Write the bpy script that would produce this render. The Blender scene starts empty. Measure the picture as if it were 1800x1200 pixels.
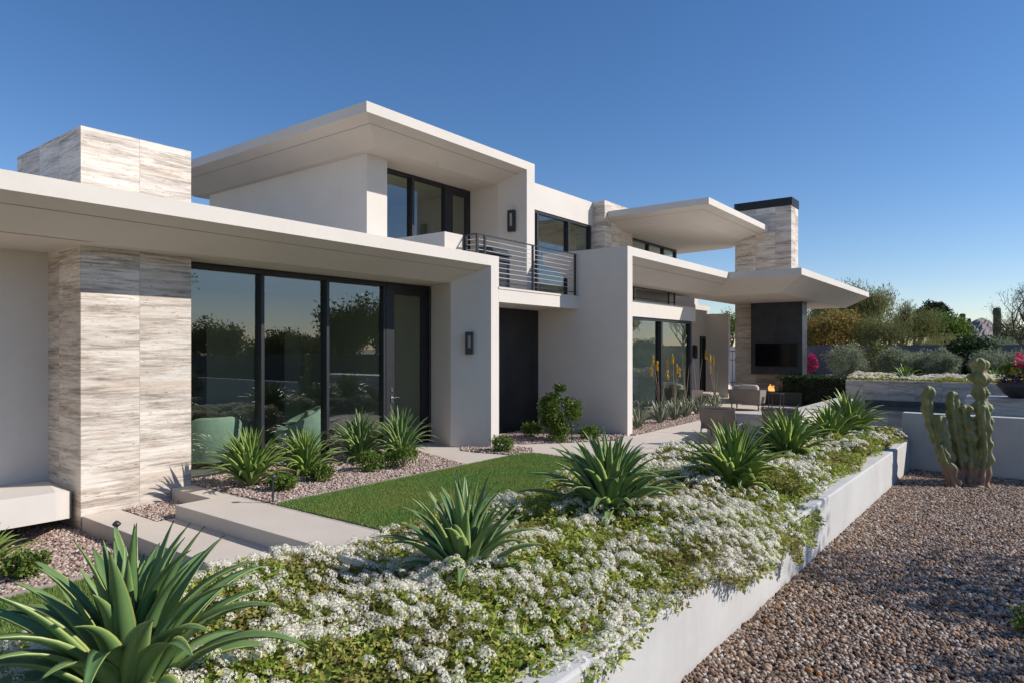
import bpy, math, random
import numpy as np
from mathutils import Vector, Matrix
R = math.radians
rng = np.random.default_rng(7)
random.seed(7)
scene = bpy.context.scene
COL = scene.collection

# ------------------------------------------------------------------ camera, world, sun
cam_d = bpy.data.cameras.new('camera'); cam = bpy.data.objects.new('camera', cam_d); COL.objects.link(cam)
cam_d.lens = 23.48; cam_d.sensor_width = 36; cam_d.shift_y = 0.0072; cam_d.clip_end = 9000; cam_d.clip_start = 0.05
cam.location = (0, 0, 1.87); cam.rotation_euler = (R(90), 0, R(37.32 - 90))
scene.camera = cam
SUN = Vector((0.63, -1.0, 0.81)).normalized()           # towards the sun
sun_az = math.atan2(SUN.x, SUN.y); sun_el = math.asin(SUN.z)
w = bpy.data.worlds.new('World'); scene.world = w; w.use_nodes = True
nt = w.node_tree; sky = nt.nodes.new('ShaderNodeTexSky'); sky.sky_type = 'NISHITA'; sky.sun_disc = False
sky.sun_elevation = sun_el; sky.sun_rotation = sun_az; sky.altitude = 400; sky.air_density = 1.0; sky.dust_density = 0.05; sky.ozone_density = 2.6
bg = nt.nodes['Background']; hs = nt.nodes.new('ShaderNodeHueSaturation'); hs.inputs['Saturation'].default_value = 1.22; hs.inputs['Value'].default_value = 1.0
nt.links.new(sky.outputs[0], hs.inputs['Color']); tn = nt.nodes.new('ShaderNodeMix'); tn.data_type = 'RGBA'; tn.blend_type = 'MULTIPLY'; tn.inputs[0].default_value = 1.0; tn.inputs[7].default_value = (0.82, 0.77, 0.83, 1)
nt.links.new(hs.outputs[0], tn.inputs[6]); nt.links.new(tn.outputs[2], bg.inputs[0]); bg.inputs[1].default_value = 0.095
sd = bpy.data.lights.new('sun', 'SUN'); sd.energy = 3.2; sd.angle = R(0.5); sd.color = (1.0, 0.94, 0.86)
so = bpy.data.objects.new('sun', sd); COL.objects.link(so); so.location = (10, -20, 20)
so.rotation_euler = SUN.to_track_quat('Z', 'Y').to_euler()
scene.view_settings.view_transform = 'Standard'; scene.view_settings.look = 'None'; scene.view_settings.gamma = 1
scene.view_settings.exposure = 0.68
scene.render.engine = 'CYCLES'
try:
    scene.cycles.max_bounces = 8; scene.cycles.diffuse_bounces = 4; scene.cycles.transparent_max_bounces = 12
except Exception: pass

# ------------------------------------------------------------------ mesh helpers
class MB:
    """collects verts and faces (with a material slot each)"""
    def __init__(s): s.v = []; s.f = []; s.m = []
    def add(s, vs, fs, m=0):
        b = len(s.v); s.v += [tuple(p) for p in vs]
        s.f += [tuple(b + i for i in f) for f in fs]; s.m += [m] * len(fs); return s
    def box(s, x0, x1, y0, y1, z0, z1, m=0, bev=0.0):
        if bev > 0:
            b = bev
            ring = [(x0+b,y0),(x1-b,y0),(x1,y0+b),(x1,y1-b),(x1-b,y1),(x0+b,y1),(x0,y1-b),(x0,y0+b)]
            ins = [(x0+b,y0+b),(x1-b,y0+b),(x1-b,y0+b),(x1-b,y1-b),(x1-b,y1-b),(x0+b,y1-b),(x0+b,y1-b),(x0+b,y0+b)]
            vs = [(ins[i][0],ins[i][1],z0) for i in range(8)] + [(p[0],p[1],z0+b) for p in ring] + [(p[0],p[1],z1-b) for p in ring] + [(ins[i][0],ins[i][1],z1) for i in range(8)]
            fs = []
            for k in range(3):
                for i in range(8):
                    j = (i+1) % 8; fs.append((k*8+i, k*8+j, (k+1)*8+j, (k+1)*8+i))
            fs += [(7,5,3,1), (24+0,24+2,24+4,24+6)]
            # corner verts repeat; harmless
            return s.add(vs, fs, m)
        return s.add([(x0,y0,z0),(x1,y0,z0),(x1,y1,z0),(x0,y1,z0),(x0,y0,z1),(x1,y0,z1),(x1,y1,z1),(x0,y1,z1)],
                     [(3,2,1,0),(4,5,6,7),(0,1,5,4),(1,2,6,5),(2,3,7,6),(3,0,4,7)], m)
    def prism(s, poly, z0, z1, m=0):
        n = len(poly)
        a = sum(poly[i][0]*poly[(i+1)%n][1]-poly[(i+1)%n][0]*poly[i][1] for i in range(n))
        if a < 0: poly = poly[::-1]
        f0 = z0 if callable(z0) else (lambda x, y: z0); f1 = z1 if callable(z1) else (lambda x, y: z1)
        vs = [(x,y,f0(x,y)) for x,y in poly] + [(x,y,f1(x,y)) for x,y in poly]
        fs = [tuple(range(n))[::-1], tuple(range(n,2*n))] + [(i,(i+1)%n,n+(i+1)%n,n+i) for i in range(n)]
        return s.add(vs, fs, m)
    def tube(s, pts, rad, n=6, m=0, cap=True):
        pts = [Vector(p) for p in pts]; k = len(pts)
        rr = rad if isinstance(rad, (list, tuple)) else [rad]*k
        vs = []; up = None
        for i, p in enumerate(pts):
            d = (pts[min(i+1,k-1)] - pts[max(i-1,0)]).normalized()
            if up is None: up = d.orthogonal().normalized()
            up = (up - d*up.dot(d)); up = up.normalized() if up.length > 1e-6 else d.orthogonal().normalized()
            b = d.cross(up)
            for j in range(n):
                a = 2*math.pi*j/n; vs.append(p + (up*math.cos(a) + b*math.sin(a))*rr[i])
        fs = [(i*n+j, i*n+(j+1)%n, (i+1)*n+(j+1)%n, (i+1)*n+j) for i in range(k-1) for j in range(n)]
        if cap: fs += [tuple(range(n))[::-1], tuple(range((k-1)*n, k*n))]
        return s.add(vs, fs, m)
    def lathe(s, prof, c=(0,0), n=24, m=0, caps=True):
        vs = [(c[0]+r*math.cos(2*math.pi*j/n), c[1]+r*math.sin(2*math.pi*j/n), z) for r, z in prof for j in range(n)]
        k = len(prof)
        fs = [(i*n+j, i*n+(j+1)%n, (i+1)*n+(j+1)%n, (i+1)*n+j) for i in range(k-1) for j in range(n)]
        if caps: fs += [tuple(range(n))[::-1], tuple(range((k-1)*n, k*n))]
        return s.add(vs, fs, m)
    def rot(s, a, i0=0):
        c, q = math.cos(a), math.sin(a)
        s.v[i0:] = [(x*c-y*q, x*q+y*c, z) for x, y, z in s.v[i0:]]; return s
    def move(s, x, y, z, i0=0):
        s.v[i0:] = [(a+x, b+y, c+z) for a, b, c in s.v[i0:]]; return s

def link(name, me, mats, parent=None, smooth=False):
    o = bpy.data.objects.new(name, me); COL.objects.link(o)
    for m in (mats if isinstance(mats, (list, tuple)) else [mats]): me.materials.append(m)
    if smooth: me.polygons.foreach_set('use_smooth', [True]*len(me.polygons))
    if parent is not None: o.parent = parent
    return o
def build(mb, name, mats, parent=None, smooth=False, world=True, bevel=0):
    v = np.array(mb.v, dtype=float)
    if parent is not None and world:
        off = np.array(parent.location) + (np.array(parent.parent.location) if parent.parent else 0)
        v = v - off
    me = bpy.data.meshes.new(name); me.from_pydata(v.tolist(), [], mb.f)
    me.polygons.foreach_set('material_index', mb.m); me.update()
    o = link(name, me, mats, parent, smooth)
    if bevel:
        b = o.modifiers.new('bevel', 'BEVEL'); b.width = bevel; b.segments = 2; b.limit_method = 'ANGLE'
    return o
def fast(name, chunks, mats, parent=None, smooth=False):
    """chunks: list of (verts Nx3, faces Mxk, material index); big meshes from arrays"""
    V = []; L = []; S = []; MI = []; off = 0
    for v, f, m in chunks:
        v = np.asarray(v, dtype=np.float32).reshape(-1, 3); f = np.asarray(f, dtype=np.int32)
        V.append(v); L.append((f + off).ravel()); S.append(np.full(len(f), f.shape[1], np.int32)); MI.append(np.full(len(f), m, np.int32)); off += len(v)
    V = np.concatenate(V); L = np.concatenate(L); S = np.concatenate(S); MI = np.concatenate(MI)
    me = bpy.data.meshes.new(name)
    me.vertices.add(len(V)); me.vertices.foreach_set('co', V.ravel())
    me.loops.add(len(L)); me.loops.foreach_set('vertex_index', L)
    me.polygons.add(len(S)); st = np.concatenate([[0], np.cumsum(S)[:-1]]).astype(np.int32)
    me.polygons.foreach_set('loop_start', st); me.polygons.foreach_set('loop_total', S)
    me.polygons.foreach_set('material_index', MI)
    me.update(calc_edges=True); me.validate()
    return link(name, me, mats, parent, smooth)
def rand_rot(n, tilt=None, r=rng):
    """n random rotation matrices; tilt limits the lean of local z from world z"""
    if tilt is None:
        q = r.normal(size=(n, 4)); q /= np.linalg.norm(q, axis=1)[:, None]
        a, b, c, d = q.T
        return np.stack([np.stack([1-2*(c*c+d*d), 2*(b*c-a*d), 2*(b*d+a*c)], -1),
                         np.stack([2*(b*c+a*d), 1-2*(b*b+d*d), 2*(c*d-a*b)], -1),
                         np.stack([2*(b*d-a*c), 2*(c*d+a*b), 1-2*(b*b+c*c)], -1)], 1)
    ph = r.uniform(0, 2*np.pi, n); th = np.abs(r.normal(0, tilt, n)); sp = r.uniform(0, 2*np.pi, n)
    z = np.stack([np.sin(th)*np.cos(ph), np.sin(th)*np.sin(ph), np.cos(th)], -1)
    return frame_z(z, sp)
def frame_z(z, spin):
    z = z / np.linalg.norm(z, axis=1)[:, None]
    h = np.where(np.abs(z[:, 2:3]) < 0.9, np.array([[0, 0, 1.0]]), np.array([[1.0, 0, 0]]))
    x = np.cross(h, z); x /= np.linalg.norm(x, axis=1)[:, None]; y = np.cross(z, x)
    c, s = np.cos(spin)[:, None], np.sin(spin)[:, None]
    return np.stack([x*c+y*s, -x*s+y*c, z], -1)
def scatter(tv, tf, pos, rot, sc):
    """copies of template tv,tf: pos Nx3, rot Nx3x3, sc N or Nx3"""
    tv = np.asarray(tv, float); tf = np.asarray(tf); n = len(pos); sc = np.asarray(sc, float)
    if sc.ndim == 1: sc = np.repeat(sc[:, None], 3, 1)
    v = np.einsum('nij,nkj->nki', rot, tv[None]*sc[:, None, :]) + np.asarray(pos)[:, None, :]
    f = tf[None] + (np.arange(n)*len(tv))[:, None, None]
    return v.reshape(-1, 3), f.reshape(-1, tf.shape[1])
def pip(px, py, poly):
    ins = np.zeros(len(px), bool); n = len(poly)
    for i in range(n):
        x0, y0 = poly[i]; x1, y1 = poly[(i+1) % n]
        c = ((y0 > py) != (y1 > py)) & (px < (x1-x0)*(py-y0)/((y1-y0) if y1 != y0 else 1e-9)+x0)
        ins ^= c
    return ins
def in_poly(n_per_m2, poly, r=rng):
    p = np.array(poly); lo = p.min(0); hi = p.max(0); n = int(np.prod(hi-lo)*n_per_m2)
    q = r.uniform(lo, hi, (n, 2)); return q[pip(q[:, 0], q[:, 1], poly)]
def vnoise(x, y, s=0):
    """smooth value noise in [0,1]"""
    x = np.asarray(x, float); y = np.asarray(y, float); xi = np.floor(x).astype(int); yi = np.floor(y).astype(int)
    fx = x-xi; fy = y-yi; fx = fx*fx*(3-2*fx); fy = fy*fy*(3-2*fy)
    def h(a, b):
        k = (a*374761393 + b*668265263 + s*974634777) & 0x7fffffff; k = ((k ^ (k >> 13))*1274126177) & 0x7fffffff
        return ((k ^ (k >> 16)) & 0xffff)/65535.0
    return (h(xi,yi)*(1-fx)+h(xi+1,yi)*fx)*(1-fy)+(h(xi,yi+1)*(1-fx)+h(xi+1,yi+1)*fx)*fy

def tag(o, label=None, cat=None, group=None, kind=None):
    if label: o['label'] = label
    if cat: o['category'] = cat
    if group: o['group'] = group
    if kind: o['kind'] = kind
    return o
def thing(name, label, cat, loc=(0,0,0), rz=0, group=None):
    o = bpy.data.objects.new(name, None); COL.objects.link(o); o.location = loc; o.rotation_euler = (0,0,rz)
    o.empty_display_size = 0.2
    return tag(o, label, cat, group)
def copy_tree(o, parent=None):
    c = o.copy(); COL.objects.link(c); c.parent = parent
    for ch in list(o.children): copy_tree(ch, c)
    return c

# ------------------------------------------------------------------ materials
def newmat(name):
    m = bpy.data.materials.new(name); m.use_nodes = True; nt = m.node_tree
    return m, nt, nt.nodes['Principled BSDF']
def N(nt, t, **kw):
    n = nt.nodes.new(t)
    for k, v in kw.items():
        if k in n.inputs: n.inputs[k].default_value = v
        else: setattr(n, k, v)
    return n
def ramp(nt, fac, stops, interp='LINEAR'):
    r = nt.nodes.new('ShaderNodeValToRGB'); r.color_ramp.interpolation = interp; e = r.color_ramp.elements
    while len(e) < len(stops): e.new(0.5)
    for i, (p, c) in enumerate(stops): e[i].position = p; e[i].color = (*c, 1)
    nt.links.new(fac, r.inputs[0]); return r.outputs[0]
def bump(nt, b, h, strength=0.3, dist=0.01):
    n = nt.nodes.new('ShaderNodeBump'); n.inputs['Strength'].default_value = strength; n.inputs['Distance'].default_value = dist
    nt.links.new(h, n.inputs['Height']); nt.links.new(n.outputs[0], b.inputs['Normal'])
def wpos(nt, sc=(1,1,1)):
    g = nt.nodes.new('ShaderNodeNewGeometry'); m = nt.nodes.new('ShaderNodeMapping'); m.inputs['Scale'].default_value = sc
    nt.links.new(g.outputs['Position'], m.inputs[0]); return m.outputs[0]
def noise(nt, vec, scale, detail=4, rough=0.55, dist=0.0):
    n = nt.nodes.new('ShaderNodeTexNoise'); n.inputs['Scale'].default_value = scale; n.inputs['Detail'].default_value = detail
    n.inputs['Roughness'].default_value = rough; n.inputs['Distortion'].default_value = dist; nt.links.new(vec, n.inputs['Vector']); return n.outputs['Fac']
def mixc(nt, fac, a, b, mode='MIX'):
    n = nt.nodes.new('ShaderNodeMix'); n.data_type = 'RGBA'; n.blend_type = mode
    for s, v in ((0, fac), (6, a), (7, b)):
        if hasattr(v, 'is_linked'): nt.links.new(v, n.inputs[s])
        elif s == 0: n.inputs[0].default_value = v
        else: n.inputs[s].default_value = (*v, 1)
    return n.outputs[2]
def pmat(name, c1, c2=None, scale=1.5, rough=0.8, bs=0, bscale=150, bdist=0.002, metal=0, spec=0.5, sc=(1,1,1), lo=0.35, hi=0.65):
    m, nt, b = newmat(name); b.inputs['Roughness'].default_value = rough; b.inputs['Metallic'].default_value = metal
    b.inputs['Specular IOR Level'].default_value = spec
    p = wpos(nt, sc)
    if c2 is None: c2 = tuple(x*0.88 for x in c1)
    nt.links.new(ramp(nt, noise(nt, p, scale, 6), [(lo, c1), (hi, c2)]), b.inputs['Base Color'])
    if bs: bump(nt, b, noise(nt, p, bscale, 3), bs, bdist)
    return m
def islandmat(name, stops, rough=0.6, spec=0.4, trans=0.0, interp='LINEAR', bs=0, noisemix=None):
    """colour varies per mesh island (leaf, stone)"""
    m, nt, b = newmat(name); b.inputs['Roughness'].default_value = rough; b.inputs['Specular IOR Level'].default_value = spec
    g = nt.nodes.new('ShaderNodeNewGeometry'); c = ramp(nt, g.outputs['Random Per Island'], stops, interp)
    if noisemix:
        sc, a, d = noisemix; f = noise(nt, wpos(nt), sc, 3); f = ramp(nt, f, [(0.42, (0,0,0)), (0.6, (1,1,1))]); mm = nt.nodes.new('ShaderNodeMath'); mm.operation = 'MULTIPLY'
        nt.links.new(f, mm.inputs[0]); mm.inputs[1].default_value = d; c = mixc(nt, mm.outputs[0], c, a)
    nt.links.new(c, b.inputs['Base Color'])
    if bs: bump(nt, b, noise(nt, wpos(nt), 130, 3), bs, 0.003)
    if trans:
        t = nt.nodes.new('ShaderNodeBsdfTranslucent'); nt.links.new(c, t.inputs[0]); x = nt.nodes.new('ShaderNodeMixShader'); x.inputs[0].default_value = trans
        nt.links.new(b.outputs[0], x.inputs[1]); nt.links.new(t.outputs[0], x.inputs[2]); nt.links.new(x.outputs[0], nt.nodes['Material Output'].inputs[0])
    return m

def stucco(name, c, dirt=(0.5,0.46,0.42), amt=0.25, bs=0.25):
    m, nt, b = newmat(name); b.inputs['Roughness'].default_value = 0.9; b.inputs['Specular IOR Level'].default_value = 0.15
    p = wpos(nt); big = noise(nt, p, 0.9, 5, 0.6); fine = noise(nt, p, 9, 6, 0.7)
    c2 = tuple(x*0.93 for x in c)
    a = ramp(nt, big, [(0.35, c), (0.68, c2)]); a = mixc(nt, ramp(nt, fine, [(0.45, (0,0,0)), (0.8, (amt,)*3)]), a, dirt)
    nt.links.new(a, b.inputs['Base Color']); bump(nt, b, noise(nt, p, 210, 3, 0.7), bs, 0.004); return m
M = {}
M['plaster'] = stucco('warm_plaster', (0.675,0.625,0.565), amt=0.14, bs=0.18)
M['soffit'] = stucco('smooth_plaster', (0.66,0.60,0.53), amt=0.12, bs=0.05)
M['white'] = None
def whitewall():
    m, nt, b = newmat('white_stucco'); b.inputs['Roughness'].default_value = 0.92; b.inputs['Specular IOR Level'].default_value = 0.15
    p = wpos(nt); a = ramp(nt, noise(nt, p, 1.6, 6, 0.65), [(0.35, (0.58,0.57,0.55)), (0.7, (0.50,0.49,0.47))])
    st = noise(nt, wpos(nt, (4,4,0.35)), 3, 4, 0.6); a = mixc(nt, ramp(nt, st, [(0.52, (0,0,0)), (0.75, (0.3,)*3)]), a, (0.45,0.42,0.39))
    g = nt.nodes.new('ShaderNodeNewGeometry'); s = nt.nodes.new('ShaderNodeSeparateXYZ'); nt.links.new(g.outputs['Position'], s.inputs[0])
    mr = nt.nodes.new('ShaderNodeMapRange'); mr.inputs[1].default_value = -0.36; mr.inputs[2].default_value = -0.27; mr.inputs[3].default_value = 0.55; mr.inputs[4].default_value = 0
    nt.links.new(s.outputs[2], mr.inputs[0]); mm = nt.nodes.new('ShaderNodeMath'); mm.operation = 'MULTIPLY'; nt.links.new(mr.outputs[0], mm.inputs[0]); nt.links.new(noise(nt, p, 7, 5), mm.inputs[1])
    a = mixc(nt, mm.outputs[0], a, (0.36,0.25,0.19))      # dust splashed up from the gravel
    nt.links.new(a, b.inputs['Base Color']); bump(nt, b, noise(nt, p, 170, 4, 0.7), 0.5, 0.004); return m
M['white'] = whitewall()
def travertine():
    m, nt, b = newmat('travertine'); b.inputs['Roughness'].default_value = 0.62; b.inputs['Specular IOR Level'].default_value = 0.3
    L = nt.links
    g = nt.nodes.new('ShaderNodeNewGeometry'); s = nt.nodes.new('ShaderNodeSeparateXYZ'); L.new(g.outputs['Position'], s.inputs[0])
    def math_(op, a, bb):
        n = nt.nodes.new('ShaderNodeMath'); n.operation = op
        for i, v in enumerate((a, bb)):
            if hasattr(v, 'is_linked'): L.new(v, n.inputs[i])
            elif v is not None: n.inputs[i].default_value = v
        return n.outputs[0]
    h = math_('ADD', s.outputs[0], s.outputs[1])          # runs along whichever wall direction
    hc = math_('DIVIDE', math_('SUBTRACT', h, 12.38), 0.685); col = math_('FLOOR', hc, None)
    zc = math_('DIVIDE', math_('ADD', s.outputs[2], math_('MULTIPLY', math_('FRACT', math_('MULTIPLY', col, 0.37), None), 0.5)), 0.62); row = math_('FLOOR', zc, None)
    cb = nt.nodes.new('ShaderNodeCombineXYZ'); L.new(col, cb.inputs[0]); L.new(row, cb.inputs[1])
    wn = nt.nodes.new('ShaderNodeTexWhiteNoise'); wn.noise_dimensions = '3D'; L.new(cb.outputs[0], wn.inputs[0])
    off = nt.nodes.new('ShaderNodeVectorMath'); off.operation = 'SCALE'; L.new(wn.outputs['Color'], off.inputs[0]); off.inputs['Scale'].default_value = 31
    def lay(sx, sz):
        mp = nt.nodes.new('ShaderNodeMapping'); mp.inputs['Scale'].default_value = (sx, sx, sz); L.new(g.outputs['Position'], mp.inputs[0])
        a = nt.nodes.new('ShaderNodeVectorMath'); a.operation = 'ADD'; L.new(mp.outputs[0], a.inputs[0]); L.new(off.outputs[0], a.inputs[1]); return a.outputs[0]
    fine = noise(nt, lay(2.0, 34), 1.0, 8, 0.78, 0.35)          # bedding lines
    band = noise(nt, lay(0.7, 5.5), 1.0, 7, 0.68, 0.3)        # where the grey beds lie
    warm = noise(nt, lay(0.5, 7.5), 1.0, 5, 0.6, 0.3)
    cream = ramp(nt, fine, [(0.34, (0.46,0.395,0.33)), (0.44, (0.68,0.62,0.55)), (0.56, (0.77,0.73,0.67))])
    cream = mixc(nt, ramp(nt, warm, [(0.52,(0,0,0)),(0.64,(0.6,)*3)]), cream, (0.60,0.48,0.36))
    grey = ramp(nt, fine, [(0.32, (0.13,0.11,0.10)), (0.43, (0.31,0.265,0.225)), (0.53, (0.52,0.45,0.385)), (0.62, (0.74,0.68,0.61))])
    c = mixc(nt, ramp(nt, band, [(0.455,(0.08,)*3),(0.575,(0.90,)*3)]), cream, grey)
    tone = ramp(nt, wn.outputs['Value'], [(0.0, (0.82,0.79,0.77)), (0.5, (0.97,0.94,0.91)), (1, (1.07,1.05,1.02))]); c = mixc(nt, 1.0, c, tone, 'MULTIPLY')
    n2 = fine; n3 = noise(nt, lay(12, 70), 1.0, 4, 0.7, 0.3)          # pits
    pit = ramp(nt, n3, [(0.33, (0.9,)*3), (0.38, (0,)*3)]); c = mixc(nt, pit, c, (0.12,0.095,0.08))
    def seam(x, wd):
        f = math_('FRACT', x, None); d = math_('MINIMUM', f, math_('SUBTRACT', 1.0, f)); return math_('LESS_THAN', d, wd)
    sm = math_('MAXIMUM', seam(hc, 0.0045), seam(zc, 0.003)); c = mixc(nt, math_('MULTIPLY', sm, 0.6), c, (0.22,0.19,0.16))
    L.new(c, b.inputs['Base Color']); bump(nt, b, math_('ADD', n2, math_('MULTIPLY', n3, 0.6)), 0.35, 0.006); return m
M['stone'] = travertine()
M['metal'] = pmat('black_metal', (0.018,0.019,0.023), (0.024,0.025,0.03), 6, 0.42, spec=0.5)
M['steel'] = pmat('dark_steel_panel', (0.022,0.022,0.024), (0.045,0.043,0.042), 1.3, 0.38, metal=0.35, sc=(1,1,0.6))
M['greysteel'] = pmat('grey_steel', (0.03,0.033,0.04), (0.05,0.054,0.062), 2, 0.45, metal=0.3)
M['chrome'] = pmat('brushed_nickel', (0.6,0.6,0.6), (0.5,0.5,0.5), 3, 0.25, metal=1)
M['cable'] = pmat('steel_cable', (0.7,0.68,0.64), (0.6,0.58,0.55), 3, 0.35, metal=0.8)
M['screen'] = pmat('tv_glass', (0.004,0.004,0.006), (0.004,0.004,0.006), 2, 0.12)
def concrete(name, c1, c2, joints=None):
    m, nt, b = newmat(name); b.inputs['Roughness'].default_value = 0.85; b.inputs['Specular IOR Level'].default_value = 0.25
    p = wpos(nt); a = ramp(nt, noise(nt, p, 1.1, 7, 0.62), [(0.32, c1), (0.7, c2)]); f = noise(nt, p, 38, 5, 0.75)
    a = mixc(nt, ramp(nt, f, [(0.52, (0,0,0)), (0.75, (0.25,)*3)]), a, (0.27,0.23,0.20)); nt.links.new(a, b.inputs['Base Color'])
    bump(nt, b, noise(nt, p, 260, 3, 0.7), 0.3, 0.002); return m
M['concrete'] = concrete('tan_concrete', (0.62,0.55,0.475), (0.55,0.48,0.41))
M['coping'] = concrete('pale_coping', (0.56,0.52,0.47), (0.50,0.46,0.41))
M['int_wall'] = pmat('interior_paint', (0.5,0.48,0.42), (0.46,0.44,0.39), 1, 0.9)
M['int_dark'] = pmat('dark_interior_panel', (0.10,0.085,0.07), (0.07,0.06,0.05), 2, 0.7, sc=(6,6,0.5))
M['int_floor'] = pmat('interior_stone_floor', (0.34,0.31,0.27), (0.29,0.26,0.23), 2, 0.35)
def glass(name, tint, ior, gl=(0.95,0.97,1.0)):
    m = bpy.data.materials.new(name); m.use_nodes = True; nt = m.node_tree; nt.nodes.clear()
    o = nt.nodes.new('ShaderNodeOutputMaterial'); x = nt.nodes.new('ShaderNodeMixShader'); t = nt.nodes.new('ShaderNodeBsdfTransparent'); g = nt.nodes.new('ShaderNodeBsdfGlossy')
    f = nt.nodes.new('ShaderNodeFresnel'); ge = nt.nodes.new('ShaderNodeNewGeometry'); io = nt.nodes.new('ShaderNodeMapRange'); nt.links.new(ge.outputs['Backfacing'], io.inputs[0]); io.inputs[3].default_value = ior; io.inputs[4].default_value = 1/ior; nt.links.new(io.outputs[0], f.inputs['IOR'])   # thin pane: same mirror strength from both sides
    g.inputs['Roughness'].default_value = 0.0; g.inputs[0].default_value = (*gl, 1); t.inputs[0].default_value = (*tint, 1)
    nt.links.new(f.outputs[0], x.inputs[0]); nt.links.new(t.outputs[0], x.inputs[1]); nt.links.new(g.outputs[0], x.inputs[2]); nt.links.new(x.outputs[0], o.inputs[0]); return m
M['glass'] = glass('tinted_glass', (0.70,0.80,0.71), 2.15)
M['clear'] = glass('clear_glass', (0.72,0.82,0.76), 1.5)
M['mint'] = pmat('mint_velvet', (0.40,0.47,0.43), (0.34,0.41,0.37), 8, 0.85, 0.2, 90)
M['sling'] = pmat('taupe_sling', (0.235,0.195,0.165), (0.20,0.17,0.145), 5, 0.85, 0.3, 400)
M['cushion'] = pmat('beige_cushion', (0.50,0.44,0.375), (0.44,0.385,0.33), 5, 0.9, 0.3, 300)
M['bark'] = pmat('brown_bark', (0.11,0.085,0.062), (0.07,0.055,0.042), 9, 0.9, 0.6, 60, 0.01)
M['greenbark'] = pmat('green_bark', (0.16,0.17,0.07), (0.11,0.12,0.055), 5, 0.8)
M['soil'] = pmat('planter_soil', (0.07,0.05,0.035), (0.12,0.08,0.055), 7, 0.95, 0.5, 60, 0.01)
# ================================================================== GROUND
def struct(o): o['kind'] = 'structure'; return o
M['desert'] = pmat('desert_soil', (0.52,0.43,0.33), (0.42,0.345,0.265), 0.25, 0.95, 0.4, 30, 0.02)
M['bedbase'] = pmat('gravel_base', (0.20,0.145,0.115), (0.13,0.095,0.08), 26, 0.95, 0.7, 60, 0.015)
M['lawnbase'] = pmat('lawn_base', (0.045,0.075,0.018), (0.03,0.055,0.012), 6, 0.95, 0.5, 90, 0.01)
ZL = -0.34       # lower garden level
struct(build(MB().add([(-1500,-1500,ZL-0.06),(3000,-1500,ZL-0.06),(3000,3000,ZL-0.06),(-1500,3000,ZL-0.06)], [(0,1,2,3)]), 'desert_ground', M['desert']))
struct(build(MB().box(-6, 14.2, -7, 1.80, ZL-0.055, ZL-0.012), 'gravel_yard', M['bedbase']))
# raised patio slab (level 0) and what lies on it
struct(build(MB().box(4.63, 34, 4.42, 16, ZL-0.05, 0.0).box(9.962, 14.21, 3.302, 4.419, ZL-0.05, 0.0).box(4.37, 4.628, 8.09, 9.08, ZL-0.05, 0.0), 'patio_paving', M['concrete']))
st = MB(); st.box(3.93, 4.629, 4.6, 8.088, -0.17, -0.001)
o = struct(build(st, 'upper_step', M['concrete'], bevel=0.006))
o = struct(build(MB().box(3.29, 3.928, 4.6, 8.10, ZL-0.05, -0.16).box(3.29, 3.72, 8.101, 9.085, ZL-0.05, -0.16).box(3.93, 4.6, 4.62, 8.0, ZL-0.05, -0.175), 'lower_step', M['concrete'], bevel=0.006))
# joint lines sawn in the paving
jm = MB()
for u in (11.6, 14.0, 17.0, 20.5, 24.0): jm.box(u, u+0.008, 4.6, 7.7, 0.0005, 0.0022)
jm.box(9.9, 30, 5.6, 5.608, 0.0005, 0.0022)
struct(build(jm, 'paving_joints', pmat('joint', (0.2,0.17,0.145), None, 3, 0.9)))
P_LAWN = [(4.66,4.45),(4.66,7.13),(9.30,7.10),(9.75,6.92),(9.72,6.2),(9.45,5.2),(9.0,4.45)]
P_LAWN2 = [(-3,4.45),(-3,7.18),(3.26,7.15),(3.27,4.45)]
P_BED1 = [(4.66,7.17),(8.14,7.16),(8.88,9.42),(4.66,9.42)]
P_POCK = [(3.73,8.11),(4.36,8.11),(4.36,9.06),(3.73,9.06)]
P_GL = [(-3,7.22),(3.26,7.19),(3.26,9.1),(3.24,10.1),(-3,10.1)]
P_BED2 = [(9.34,7.15),(9.80,6.96),(10.25,7.35),(10.12,7.95),(9.86,7.95),(9.55,8.5),(9.2,8.2)]
P_BED3 = [(10.5,9.05),(10.15,8.5),(10.6,7.75),(12.2,6.55),(12.98,6.8),(12.98,9.05)]
P_BED4 = [(13.05,6.65),(17.9,6.75),(18.6,7.75),(13.24,7.75)]
def sheet(poly, z, name, mat):
    return struct(build(MB().add([(x,y,z) for x,y in poly], [tuple(range(len(poly)))]), name, mat))
sheet(P_LAWN, 0.006, 'lawn_soil', M['lawnbase']); sheet(P_LAWN2, ZL+0.0, 'lower_lawn_soil', M['lawnbase'])
sheet(P_BED1, 0.006, 'gravel_bed_base', M['bedbase']); sheet(P_GL, ZL+0.0, 'lower_gravel_base', M['bedbase'])
sheet(P_POCK, -0.17, 'gravel_pocket_base', M['bedbase'])
for i, p in enumerate((P_BED2, P_BED3, P_BED4)): sheet(p, 0.006, 'gravel_bed_base', M['bedbase'])
eb = MB(); eb.box(4.66, 8.15, 7.135, 7.155, 0.0, 0.022).box(-3, 3.27, 7.17, 7.195, ZL-0.03, ZL+0.03)
struct(build(eb, 'steel_lawn_edging', pmat('edging', (0.36,0.31,0.27), None, 4, 0.8)))

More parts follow.
